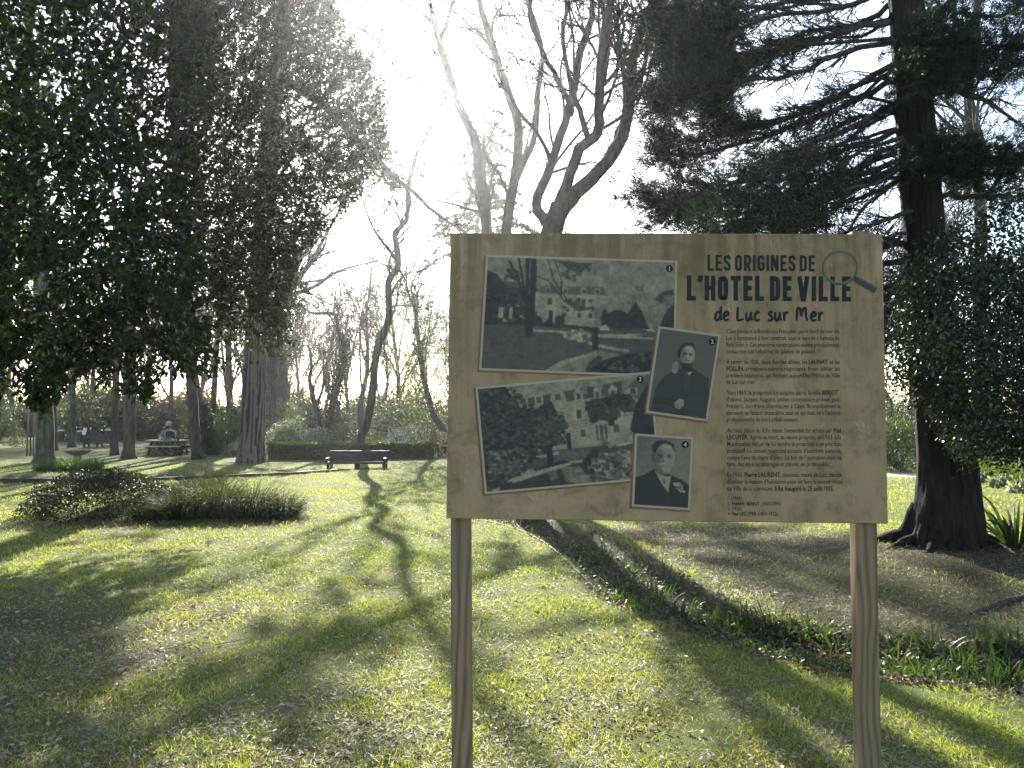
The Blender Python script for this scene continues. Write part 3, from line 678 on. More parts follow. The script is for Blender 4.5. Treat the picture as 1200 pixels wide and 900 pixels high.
def pic2():
    p = Pic(150, 212, .34, 3); p.a += .05 * (p.Y - .3)
    p.poly([(.05, .88), (.08, .68), (.2, .56), (.34, .48), (.46, .44), (.64, .42), (.82, .47), (.95, .52), (1, .75), (1, 1), (.05, 1)], .14, .03)
    p.poly([(.50, .46), (.64, .44), (.66, .66), (.60, .74), (.52, .68)], .19, .03); p.line([(.50, .5), (.55, .7), (.58, .74)], .012, .10); p.line([(.66, .48), (.64, .68), (.60, .74)], .012, .10)
    p.poly(box4(.46, .36, .64, .46), .10); p.poly([(.57, .48), (.66, .46), (.60, .52)], .72)
    p.ell(.525, .20, .155, .085, .14, .05, .15); p.ell(.39, .26, .04, .06, .14, .04); p.ell(.655, .24, .035, .07, .3, .05)
    face(p, .53, .275, .125, .115, .64, 1); p.soft(.54, .19, .09, .03, .18)
    p.poly(box4(.42, .375, .64, .40), .11)
    p.poly([(.30, .40), (.34, .37), (.38, .37), (.41, .41), (.40, .50), (.33, .52), (.30, .48)], .58, .03)
    for k in range(4): p.line([(.315 + k * .026, .40), (.32 + k * .024, .46)], .008, .36)
    p.poly([(.06, .84), (.42, .80), (.5, .84), (.5, .88), (.06, .92)], .10); p.line([(.08, .85), (.44, .86)], .008, .2)
    p.poly([(.42, .86), (.50, .80), (.58, .81), (.59, .88), (.53, .93), (.45, .92)], .6, .03)
    for k in range(4): p.line([(.445 + k * .03, .875), (.45 + k * .028, .925)], .008, .34)
    p.poly([(.58, .82), (.95, .70), (1, .74), (1, .92), (.62, .90)], .16, .03)
    return p.done(.04, .2)
def pic4():
    p = Pic(140, 178, .50, 4); p.a += .10 * (fbm(p.X * 30, p.Y * 30, 1.2) - .5); p.soft(.05, .1, .4, .5, -.08)
    p.poly([(0, .60), (.16, .56), (.34, .47), (.66, .54), (.86, .60), (1, .68), (1, 1), (0, 1)], .10, .02)
    p.poly([(.34, .46), (.44, .54), (.60, .57), (.66, .54), (.64, .66), (.62, .80), (.50, .68), (.40, .56)], .66, .02)
    p.poly([(.50, .60), (.56, .60), (.57, .67), (.53, .68)], .45); p.line([(.34, .47), (.44, .62), (.62, .84), (.66, 1)], .008, .2); p.line([(.66, .55), (.68, .68), (.64, .82)], .008, .18)
    p.line([(.88, .8), (.82, .98)], .006, .2)
    p.ell(.50, .16, .215, .12, .16, .05, .1); p.ell(.33, .30, .035, .06, .3); p.ell(.74, .30, .025, .05, .45)
    face(p, .53, .29, .185, .20, .60, 1); p.soft(.56, .14, .12, .04, .16); p.poly([(.36, .44), (.62, .50), (.66, .44), (.62, .54), (.44, .54)], .42)
    p.poly([(.42, .38), (.52, .36), (.57, .375), (.64, .37), (.66, .40), (.58, .40), (.50, .395), (.43, .41)], .66); p.ell(.57, .46, .08, .055, .62, .06, .1)
    p.dabs([(.70, .68), (.78, .64), (.88, .68), (.92, .76), (.86, .78), (.78, .72)], 90, .030, .5, .78); p.dabs([(.74, .69), (.84, .70), (.84, .75)], 12, .02, .2, .3)
    return p.done(.05, .15)
def print_sheet(corners, pic, layer, border=.020):
    TL, TR, BRc, BL = [np.array(c, float) for c in corners]
    def bil(u, v): return TL * (1 - u) * (1 - v) + TR * u * (1 - v) + BRc * u * v + BL * (1 - u) * v
    wpx = np.linalg.norm(TR - TL); hpx = np.linalg.norm(BL - TL); bu, bvv = 2.6 / wpx, 2.6 / hpx
    off = .0008 + layer * .0007
    sh = MB(); o2 = np.array([-2.6, 1.2]); flat_poly(sh, [TL + o2, TR + o2 * [0, 1], BRc + [0, 2.0], BL + [-2.2, 2.0]], off - .0004, (.19, .095, .055))
    fr = MB(); flat_poly(fr, [TL, TR, BRc, BL], off, (.345, .285, .19))
    base = fr.build('photo_print', M['flatcol'], board, smooth=False)
    sh.build('printed_shadow', M['flatcol'], base, smooth=False)
    h, w_ = pic.shape; us = np.linspace(bu, 1 - bu, w_ + 1); vs = np.linspace(bvv, 1 - bvv, h + 1)
    c4 = [brd(*bil(a, b), off + .0003) for a, b in ((bu, bvv), (1 - bu, bvv), (1 - bu, 1 - bvv), (bu, 1 - bvv))]
    s, t = np.meshgrid(np.linspace(0, 1, w_), np.linspace(0, 1, h)); s = s[..., None]; t = t[..., None]
    V = c4[0] * (1 - s) * (1 - t) + c4[1] * s * (1 - t) + c4[2] * s * t + c4[3] * (1 - s) * t
    v = np.clip(pic, 0, 1)[..., None]
    dk, md, lt = np.array([.017, .021, .024]), np.array([.115, .102, .078]), np.array([.46, .37, .22])
    c = np.where(v < .4, dk + (md - dk) * (v / .4), md + (lt - md) * ((v - .4) / .6))
    ii = np.arange(h - 1)[:, None] * w_; jj = np.arange(w_ - 1)[None, :]
    im = MB(); im.add(V.reshape(-1, 3), np.stack([ii + jj, ii + w_ + jj, ii + w_ + jj + 1, ii + jj + 1], -1).reshape(-1, 4), c.reshape(-1, 3))
    im.build('printed_image', M['print'], base)
    return base
S1 = print_sheet([(569.7, 298.5), (794, 305.5), (791, 442.5), (561.5, 433.8)], pic1(), 0)
S3 = print_sheet([(557.3, 453.8), (762.7, 435.2), (774.4, 560.5), (568.3, 579.1)], pic3(), 2)
S2 = print_sheet([(771.5, 382.3), (844.3, 392.4), (828.8, 493.9), (756.6, 483.4)], pic2(), 4)
S4 = print_sheet([(744.2, 507.9), (812.3, 512.3), (808.4, 597.8), (740.3, 593.4)], pic4(), 4)
for s_, (cx, cy_, d_, lay) in zip((S1, S2, S3, S4), ((784.5, 315, '1', 0), (834.4, 400.3, '2', 4), (750, 444.5, '3', 2), (802.6, 521, '4', 4))):
    off = .0008 + lay * .0007 + .0007; mb = MB()
    flat_poly(mb, [(cx + 4.2 * math.cos(q), cy_ + 4.2 * math.sin(q)) for q in np.linspace(0, 2 * math.pi, 21)[:-1]], off, (.012, .014, .016))
    V, F, a, b = word_mesh(d_, True); put_word(mb, d_, True, cx - (b - a) * 3.6, cy_ + 2.5, 7.2, 1.0, (.42, .40, .33), off + .0004)
    mb.build('number_badge', M['flatcol'], s_, smooth=False)
# ------------------------------------------------------------------ tree growing
def limb_path(P, n=None, wob=0.0, rg=rng):
    P = np.asarray(P, float); L = np.linalg.norm(np.diff(P, axis=0), axis=1).sum()
    n = n or max(4, int(L / .22)); Q = spline(P, min(n, 40))
    if wob: Q[1:-1] += rg.normal(size=(len(Q) - 2, 3)) * wob
    return Q
def grow(mbs, p, d, L, r, lvl, cfg, rg, tips):
    """one branch and its children; mbs[0] takes thick wood, mbs[1] the twigs"""
    n = cfg['seg'][lvl] + 1; pts = [np.array(p, float)]; dd = unit(d); step = L / (n - 1)
    for _ in range(n - 1):
        dd = unit(dd + rg.normal(size=3) * cfg['wander'][lvl] + np.array([0, 0, cfg['up'][lvl]]))
        pts.append(pts[-1] + dd * step)
    pts = np.array(pts); last = lvl == cfg['max']
    rad = r * np.linspace(1, .22 if last else cfg.get('taper', .5), n)
    mbs[0 if lvl < cfg.get('split', 2) else 1].tube(pts, np.maximum(rad, cfg.get('rmin', .003)), cfg['k'][lvl], cap=False)
    if last: tips.append((pts[-1], dd)); return
    children(mbs, pts, rad, L, lvl, cfg, rg, tips)
def children(mbs, pts, rad, L, lvl, cfg, rg, tips, t0=None, count=None):
    n = len(pts); c = count if count is not None else cfg['nc'][lvl]
    for q in range(c):
        t = rg.uniform(cfg['from'][lvl] if t0 is None else t0, 1.0) if q else 1.0
        f = t * (n - 1); i = min(int(f), n - 2); f -= i
        p = pts[i] * (1 - f) + pts[i + 1] * f; ax = unit(pts[i + 1] - pts[i])
        a = cfg['ang'][lvl] * rg.uniform(.6, 1.3) * (.5 if q == 0 else 1)
        s = unit(np.cross(ax, rg.normal(size=3))); d = ax * math.cos(a) + s * math.sin(a)
        rr = rad[i] * (cfg['rr'] if q else .9)
        grow(mbs, p, d, L * cfg['lr'][lvl] * rg.uniform(.65, 1.2) * (1.1 - .35 * t), rr, lvl + 1, cfg, rg, tips)
BARE = dict(max=4, seg=[6, 6, 5, 4, 3], wander=[.08, .12, .16, .2, .22], up=[.05, .05, .03, .02, .0], nc=[5, 5, 5, 4, 0], lr=[.62, .6, .58, .6, .5], ang=[.6, .7, .8, .85, .8], rr=.55, k=[8, 6, 4, 3, 3], taper=.5, **{'from': [.35, .3, .25, .2, .2]})

# ------------------------------------------------------------------ the bare many-stemmed tree behind the board
rg = np.random.default_rng(11)
base = np.array([*flat_at(612, 600), 0.0]); base[2] = gz(base[0], base[1]); D0 = base[1]
big = thing('bare_tree', 'leafless tree with many thick upswept stems fanning out behind the information board', 'tree', base)
wood, twig, tips = MB(), MB(), []
PXW = D0 / FPX
def stem(pxs, r0, r1, dz=(0, 0), top=3.0, sub=6, k=9, root=None, lvl=0):
    P = [at(x, y, D0 + dz[0] + (dz[1] - dz[0]) * q / (len(pxs) - 1)) for q, (x, y) in enumerate(pxs)]
    if root is not None: P = [root] + P
    if top: 
        e = unit(P[-1] - P[-2]); e = unit(e + np.array([0, 0, .5])); P += [P[-1] + e * top * .5 + rg.normal(size=3) * .1, P[-1] + e * top + rg.normal(size=3) * .25]
    Q = limb_path(P, wob=.008, rg=rg); L = np.linalg.norm(np.diff(Q, axis=0), axis=1).sum()
    rad = np.linspace(r0, r1, len(Q)) * PXW * .86
    if top: rad = np.concatenate([rad[:int(len(Q) * .7)], np.linspace(rad[int(len(Q) * .7)], .02, len(Q) - int(len(Q) * .7))])
    wood.tube(Q, rad, k, cap=False, wob=.10, rg=rg)
    cfg = dict(BARE, rmin=.0075, nc=[5, 6, 6, 4, 0]); cfg['lr'] = [.34, .34, .55, .58, .5]
    children([wood, twig], Q, rad * .62, min(L, 5.0), 1, cfg, rg, tips, t0=.18, count=int(sub * 1.9))
    return Q
foot = base + np.array([0, 0, -.1])
root2 = at(628, 420, D0)
wood.tube(limb_path([foot, base + [.02, 0, .2], at(616, 520, D0), root2, at(640, 300, D0), at(650, 262, D0), at(656, 240, D0)], 18), np.linspace(.24, .15, 18), 12, cap=False, wob=.1)
stem([(640, 262), (628, 236), (643, 203), (647, 187), (663, 140), (673, 100), (680, 60), (692, 27), (693, 0)], 7.5, 4.2, (0, .9), 3.2, 7)
stem([(646, 196), (640, 172), (620, 143), (606, 128), (596, 108)], 3.6, 1.8, (.2, -.5), 0, 4, 6)
stem([(645, 262), (662, 222), (680, 173), (700, 157), (703, 110), (705, 60), (717, 0)], 8.5, 4.4, (0, -1.0), 3.2, 7)
stem([(648, 262), (673, 228), (700, 203), (723, 173), (737, 127), (740, 77), (753, 33), (767, 0)], 11, 5.0, (0, .3), 3.4, 8)
stem([(664, 138), (670, 128), (657, 100), (637, 63), (623, 27), (620, 0)], 4.6, 3.0, (.5, 1.2), 2.4, 5, 6)
stem([(705, 195), (722, 160), (735, 128), (752, 90), (762, 40), (772, 0)], 3.8, 2.6, (.2, 1.2), 2.2, 5, 6)
stem([(690, 170), (683, 140), (676, 120), (668, 96), (660, 40), (664, 0)], 4.4, 2.8, (-.4, .6), 2.4, 5, 6)
stem([(708, 100), (730, 72), (738, 68)], 2.6, 1.6, (-.6, -.8), 1.6, 4, 6)
wood.build('trunk', M['bark_bare'], big); twig.build('crown', M['twig'], big)
# its slimmer neighbour further back: two tall stems from one foot
base = np.array([*flat_at(590, 556), 0.0]); base[2] = gz(base[0], base[1]); D0 = base[1]; PXW = D0 / FPX
twin = thing('bare_tree', 'slim twin-stemmed leafless tree standing behind the many-stemmed one', 'tree', base); wood, twig, tips = MB(), MB(), []
root1 = at(590, 480, D0); wood.tube(limb_path([base - [0, 0, .1], base + [0, 0, .3], root1], 8), np.linspace(.30, .22, 8), 11, cap=False, wob=.1)
stem([(581, 340), (571, 272), (562, 213), (557, 167), (537, 123), (527, 87), (513, 43), (503, 0)], 8.0, 4.4, (0, .6), 4.5, 10, root=root1)
stem([(597, 340), (593, 272), (600, 227), (607, 180), (607, 143), (597, 113), (583, 73), (570, 30), (562, 0)], 8.2, 4.2, (0, -.5), 4.5, 10, root=root1)
stem([(603, 215), (612, 196), (627, 157), (630, 110), (635, 67), (628, 30), (617, 0)], 4.6, 3.0, (-.1, -.9), 3.5, 4, 7)
stem([(515, 50), (505, 25), (490, 13), (467, -4)], 3.4, 2.0, (.5, 1.0), 3.0, 3, 6)
stem([(516, 48), (524, 24), (532, 0)], 3.4, 2.2, (.5, .1), 3.0, 3, 6)
stem([(528, 114), (510, 100), (493, 95), (467, 88), (447, 92)], 2.4, 1.1, (.4, 1.1), 0, 4, 6)
wood.build('trunk', M['bark_bare'], twin); twig.build('crown', M['twig'], twin)

# ------------------------------------------------------------------ generic bare tree from a stem line
def bare_tree(label, line, r0, r1, name='bare_tree', seed=1, mat='bark_far', group=None, limbs=(), sub=7, sublen=3.0, top=4.0, maxl=3, d=None, ivy=False, cat='tree', levels=None):
    rg = np.random.default_rng(seed); P0 = ground_at(*line[0]) if d is None else None
    if d is None: d = P0[1]
    else:
        P0 = at(line[0][0], line[0][1], d); P0[2] = gz(P0[0], P0[1])
    t = thing(name, label, cat, P0, group); wood, twig, tips = MB(), MB(), []; k = d / FPX
    P = [P0 - [0, 0, .1]] + [at(x, y, d) for x, y in line[1:]]
    if top: e = unit(unit(P[-1] - P[-2]) + np.array([0, 0, .5])); P += [P[-1] + e * top * .5 + rg.normal(size=3) * .15, P[-1] + e * top + rg.normal(size=3) * .3]
    Q = limb_path(P, max(12, int(len(P) * 4)), rg=rg); L = np.linalg.norm(np.diff(Q, axis=0), axis=1).sum()
    rad = np.linspace(r0, r1, len(Q)) * k; rad[0] *= 1.5; rad[1] *= 1.15
    wood.tube(Q, rad, 10, cap=True, wob=.08, rg=rg)
    cfg = dict(BARE); cfg['max'] = maxl; cfg['rmin'] = .004 + d * .00032
    children([wood, twig], Q, rad * .75, sublen / .34, 0, dict(cfg, lr=[.34, .55, .58, .58, .5]), rg, tips, t0=.45, count=sub)
    for (pl, ra, rb, n) in limbs:
        B = limb_path([at(x, y, d + q * .25) for q, (x, y) in enumerate(pl)], rg=rg); rr = np.linspace(ra, rb, len(B)) * k
        wood.tube(B, rr, 7, cap=False, wob=.06, rg=rg); children([wood, twig], B, rr * .8, np.linalg.norm(np.diff(B, axis=0), axis=1).sum(), 1, dict(cfg, lr=[.34, .42, .55, .58, .5]), rg, tips, t0=.2, count=n)
    wood.build('trunk', M[mat], t)
    if twig.n: twig.build('crown', M['twig'], t)
    if ivy:
        iv = MB(); h = ivy; n = int(900 * h)
        zt = rg.random(n); f = zt * min(1.0, h / L) * (len(Q) - 1); ii = np.minimum(f.astype(int), len(Q) - 2); ff = (f - ii)[:, None]
        C = Q[ii] * (1 - ff) + Q[ii + 1] * ff; o = rdir(n, 0, rg); o[:, 2] *= .2; o = unit(o)
        Pn = C + o * (rad[ii] * 1.1 + .03 + .12 * rg.random(n) ** 2)[:, None]
        leaves(iv, Pn, o + rg.normal(size=(n, 3)) * .5 - [0, 0, .6], o + rg.normal(size=(n, 3)) * .4, rg.uniform(.06, .10, n), rg.uniform(.05, .08, n), LEAF4, colvar(n, (.022, .04, .014), .4, rg=rg))
        o_ = iv.build('ivy', M['shrub'], t); o_['kind'] = 'stuff'
    return t
# leaning tree beside the dark bench: it stands at the hedge
bare_tree('slender leaning leafless tree with a crooked dark stem at the low hedge behind the bench', [(424, 537), (422, 516), (430, 495), (437, 457), (440, 420), (447, 395), (456, 373), (455, 336), (458, 325), (467, 310), (464, 285), (463, 272), (477, 256), (478, 224), (484, 196)], 5.2, 2.4,
          seed=21, d=26.0, top=2.0, sub=6, sublen=1.8, limbs=[([(464, 303), (452, 288), (440, 272), (430, 250), (425, 232)], 2.0, .9, 7), ([(457, 352), (463, 335), (475, 322), (492, 317)], 1.6, .7, 5), ([(455, 360), (470, 358), (495, 360)], 1.2, .6, 4), ([(463, 280), (470, 262), (458, 240), (445, 215)], 1.6, .7, 5)])
bare_tree('stout ivy-clad leafless tree leaning behind the plated pine trunk', [(331, 512), (326, 450), (321, 400), (326, 360), (333, 346)], 14, 6, seed=22, d=38, top=3.0, sub=8, sublen=3.0, ivy=4.0,
          limbs=[([(332, 347), (350, 343), (372, 334), (392, 320), (415, 312), (442, 306)], 3.0, .8, 9), ([(334, 345), (352, 322), (368, 300), (382, 275), (398, 246), (404, 234)], 3.4, 1.0, 8), ([(340, 318), (360, 290), (378, 268)], 2.0, .8, 5)])
bare_tree('ivy-wrapped twin stems curving up behind the low hedge', [(383, 519), (385, 500), (392, 465), (399, 440), (404, 420), (402, 400), (396, 388)], 5.5, 1.6, seed=23, d=33, top=1.5, sub=6, sublen=1.6, ivy=4.6,
          limbs=[([(376, 515), (374, 490), (368, 470), (363, 448), (365, 425), (362, 405)], 4.2, 1.0, 8), ([(370, 478), (378, 455), (380, 430)], 2.2, .9, 5)])
# left-hand row in the grass
LT = 'trunks on the lawn beyond the planted mound'
bare_tree('thick smooth grey trunk beside the round stone basin', [(52, 541), (53, 510), (52, 470), (50, 420)], 10.5, 7, seed=31, mat='bark_moss', group=LT, top=7, sub=7, sublen=3.2)
bare_tree('thin straight trunk just past the thick trunk by the stone basin', [(63, 528), (62.5, 500), (61, 440)], 4.2, 2.8, seed=32, group=LT, top=6, sub=6, sublen=2.6)
bare_tree('slim dark trunk next to the mossy medium trunk', [(134, 533.5), (134.5, 500), (136, 440)], 4.3, 3.2, seed=33, group=LT, top=6, sub=6, sublen=2.8)
bare_tree('mossy medium-thick trunk with a flared foot near the picnic table', [(151, 537.5), (152, 500), (153, 440)], 7.0, 5.4, seed=34, mat='bark_moss', group=LT, top=6, sub=7, sublen=3.0)
bare_tree('grey-brown trunk with suckers at its foot beside the leaning ivied trunk', [(233, 538), (228, 510), (226, 470), (223, 430), (222, 380)], 6.6, 4.6, seed=35, group=LT, top=5, sub=7, sublen=3.0)
bare_tree('dark ivied trunk slanting away from the grey-brown trunk', [(252, 533), (243, 510), (235, 480), (229, 455), (224, 420)], 7.4, 4.0, seed=36, group=LT, top=5, sub=7, sublen=2.6, ivy=3.6)
bare_tree('slim ivied stem between the slanting trunk and the pine', [(247, 525), (249, 490), (252, 440), (255, 395)], 3.6, 2.8, seed=37, group=LT, top=5, sub=6, sublen=2.4, ivy=2.6)
bare_tree('straight distant trunk standing among dim woodland left of the pine', [(269, 517), (269, 470), (268, 420), (267, 370)], 4.0, 3.0, seed=38, group=LT, top=6, sub=7, sublen=3.0)
bare_tree('distant pale trunk on the sunlit lawn beyond the basin', [(84, 524), (85, 500), (86, 470), (84, 440)], 4.0, 2.6, seed=39, group=LT, top=5, sub=7, sublen=3.0)
# pale trunk seen between board and conifer
bare_tree('pale grey trunk beyond the gravel path beside the big conifer', [(1071, 533), (1071, 500), (1070, 450), (1068, 380)], 5.0, 4.2, seed=40, top=6, sub=8, sublen=3.4, mat='bark_far')
bare_tree('leafless spreading tree with curved lit limbs behind the conifer trunk', [(1150, 535), (1152, 420), (1150, 320), (1148, 230)], 9, 5, seed=41, d=19, top=6, sub=8, sublen=3.2,
          limbs=[([(1150, 190), (1128, 165), (1105, 140), (1085, 120)], 4.0, 1.2, 8), ([(1152, 170), (1142, 130), (1140, 110), (1150, 85), (1140, 60)], 3.2, 1.0, 8), ([(1148, 160), (1120, 130), (1090, 105), (1060, 100)], 3, 1, 7), ([(1150, 240), (1180, 200), (1215, 190)], 3.5, 1.2, 7)])

# ------------------------------------------------------------------ pine with plated bark
def tuft(mb, P, D, n, L, W, base, amp, rg, spread=.8, tmpl=NEEDLE):
    m = len(P); PP = np.repeat(P, n, 0); DD = np.repeat(unit(D), n, 0) + rg.normal(size=(m * n, 3)) * spread
    leaves(mb, PP + rg.normal(size=(m * n, 3)) * L * .18, DD, rg.normal(size=(m * n, 3)), L * rg.uniform(.6, 1.25, m * n), W, tmpl, np.repeat(colvar(m, base, amp, rg=rg), n, 0) * rg.uniform(.8, 1.2, (m * n, 1)))
rg = np.random.default_rng(51)
PB = ground_at(294, 542); PD = PB[1]; pk = PD / FPX
pine = thing('pine_tree', 'tall pine with thick trunk of deeply furrowed pale plated bark', 'tree', PB)
wood = MB(); Q = limb_path([PB - [0, 0, .1], at(295, 520, PD), at(297, 470, PD), at(300, 400, PD), at(306, 300, PD), at(318, 150, PD), at(330, 40, PD), at(338, -60, PD + .5), at(345, -130, PD + .5)], 40)
rad = np.interp(np.linspace(0, 1, len(Q)), [0, .03, .12, .5, .8, 1], [21, 17.5, 14.5, 12.5, 8, 2.5]) * pk
# furrowed plates as relief
k = 64; n = 150; QQ = spline(Q, n); rr = np.interp(np.linspace(0, 1, n), np.linspace(0, 1, len(Q)), rad)
a = np.arange(k) / k * 2 * math.pi; hz = np.linspace(0, 1, n) * 60
plate = np.array([[abs(fbm(math.cos(q) * 12 + 20 + h * .07, math.sin(q) * 12 + h * .09, 1.5, 3) - .5) for q in a] for h in hz])
rel = np.clip(plate * 3.2, 0, .5)
V = QQ[:, None, :] + ((rr[:, None] * (.90 + .20 * rel))[..., None]) * np.stack([np.cos(a), np.sin(a), a * 0], -1)[None]
i = np.arange(n - 1)[:, None] * k; j = np.arange(k)[None]; j2 = (j + 1) % k
pc = np.where(rel[..., None] > .30, np.array([.155, .125, .108]), np.array([.018, .014, .012])) * (1 + .35 * (rg.random((n, k, 1)) - .5))
wood.add(V.reshape(-1, 3), np.stack([i + j, i + j2, i + k + j2, i + k + j], -1).reshape(-1, 4), pc.reshape(-1, 3))
tr = wood.build('trunk', None, pine)
m, nn, b = new_mat('pine_plates'); at_n = N(nn, 'ShaderNodeAttribute', attribute_name='Col'); tn = noise(nn, 30, 5, .7, coords(nn, (1, 1, .25)))
nn.links.new(mixc(nn, at_n.outputs[0], ramp(nn, [(.3, (.6, .6, .6)), (.7, (1.15, 1.15, 1.15))], tn.outputs[0]).outputs[0], .8, 'MULTIPLY'), b.inputs['Base Color']); b.inputs['Roughness'].default_value = .9
bump(nn, b, tn.outputs[0], .8, .02); tr.data.materials.append(m)
lim, nd = MB(), MB()
def pine_limb(P, r, n, dens=1.0, far=False):
    B = limb_path(P, 14, .03, rg); lim.tube(B, np.linspace(r, r * .3, len(B)), 6, cap=False)
    L = np.linalg.norm(np.diff(B, axis=0), axis=1).sum()
    for q in range(n):
        f = rg.uniform(.25, 1) * (len(B) - 1); ii = min(int(f), len(B) - 2); p = B[ii] + (B[ii + 1] - B[ii]) * (f - ii)
        d = unit(unit(B[ii + 1] - B[ii]) * .8 + rg.normal(size=3) * .55 + [0, 0, .15]); l = rg.uniform(.5, 1.3) * min(1, L / 4)
        C = limb_path([p, p + d * l * .5 + rg.normal(size=3) * .06, p + d * l], 5); lim.tube(C, np.linspace(r * .22, .006, 5), 3, cap=False)
        T = C[1:]; T = np.vstack([T, T[1:] + rg.normal(size=(3, 3)) * .13, T + rg.normal(size=(4, 3)) * .2])
        tuft(nd, T, np.repeat(d[None], len(T), 0), int(16 * dens), .17, .030, (.022, .034, .018), .35, rg, .75)
pine_limb([at(326, 90, PD), at(375, 120, PD - .5), at(420, 166, PD - 1), at(455, 200, PD - 1.3), at(490, 232, PD - 1.5), at(545, 272, PD - 1.8)], .14, 20)
pine_limb([at(420, 166, PD - 1), at(432, 192, PD - 1.4), at(455, 214, PD - 1.9), at(475, 236, PD - 2.2)], .06, 7)
pine_limb([at(318, 140, PD), at(360, 170, PD + .8), at(410, 205, PD + 1.4), at(440, 240, PD + 1.6)], .09, 6)
pine_limb([at(330, 40, PD), at(390, 20, PD), at(440, 45, PD + .5), at(470, 90, PD + .5)], .10, 14, .8)
for q in range(14):
    z0 = at(330, -20 - q * 7, PD); aa = q * 2.4; ln = 4.2 - q * .18
    pine_limb([z0, z0 + [math.cos(aa) * ln * .5, math.sin(aa) * ln * .5, .4], z0 + [math.cos(aa) * ln, math.sin(aa) * ln, .5 + rg.random()]], .10, 12, .8)
for q in range(7):
    y = 170 + q * 32; p = at(310 - q, y, PD); aa = rg.uniform(0, 6.28)
    pine_limb([p, p + [math.cos(aa) * .7, math.sin(aa) * .7, .1], p + [math.cos(aa) * 1.6, math.sin(aa) * 1.6, -.1]], .05, 3, .6)
lim.build('limbs', M['twig'], pine); o = nd.build('crown', M['needle'], pine)

# ------------------------------------------------------------------ drooping young conifer behind the bare tree
def conifer(label, px, d, y_top, h_vis, wid, seed, dens=1.0, group=None):
    rg = np.random.default_rng(seed); B = at(px, 480, d); B[2] = gz(B[0], B[1]); T = at(px, y_top, d)
    t = thing('conifer_tree', label, 'tree', B, group); wood, nd = MB(), MB(); H = T[2] - B[2]
    wood.tube(limb_path([B - [0, 0, .1], B + [0, 0, H * .5], T], 14), np.linspace(H * .02, .03, 14), 7)
    n = int(60 * dens)
    for q in range(n):
        f = .48 + .52 * (q / n) ** .9; z = B[2] + H * f; l = wid * (1.8 * (1.03 - f)) ** .8 * rg.uniform(.7, 1.15); a = q * 2.399 + rg.normal() * .2
        dv = np.array([math.cos(a), math.sin(a), 0]); p = np.array([B[0], B[1], z])
        C = limb_path([p, p + dv * l * .5 + [0, 0, .08 * l], p + dv * l - [0, 0, .22 * l]], 9); wood.tube(C, np.linspace(.012 + l * .012, .004, 9), 4, cap=False)
        m = max(4, int(l * 9)); ti = rg.uniform(.15, 1, m) * 8; ii = np.minimum(ti.astype(int), 7); pp = C[ii] + (C[ii + 1] - C[ii]) * (ti - ii)[:, None]
        side = np.cross(dv, [0, 0, 1]); off = rg.uniform(-1, 1, (m, 1)) * side * l * .22; pp2 = pp + off - np.abs(rg.normal(size=(m, 1))) * [0, 0, .10]
        tuft(nd, np.vstack([pp, pp2]), np.repeat((dv * .5 - [0, 0, .5])[None], 2 * m, 0), 20, .20, .034, (.018, .028, .018), .35, rg, .55)
    wood.build('trunk', M['twig'], t); nd.build('crown', M['needle'], t); return t
conifer('dark young conifer with drooping branchlets seen between the stems of the leafless tree', 567, 40, 112, 0, 4.2, 61)

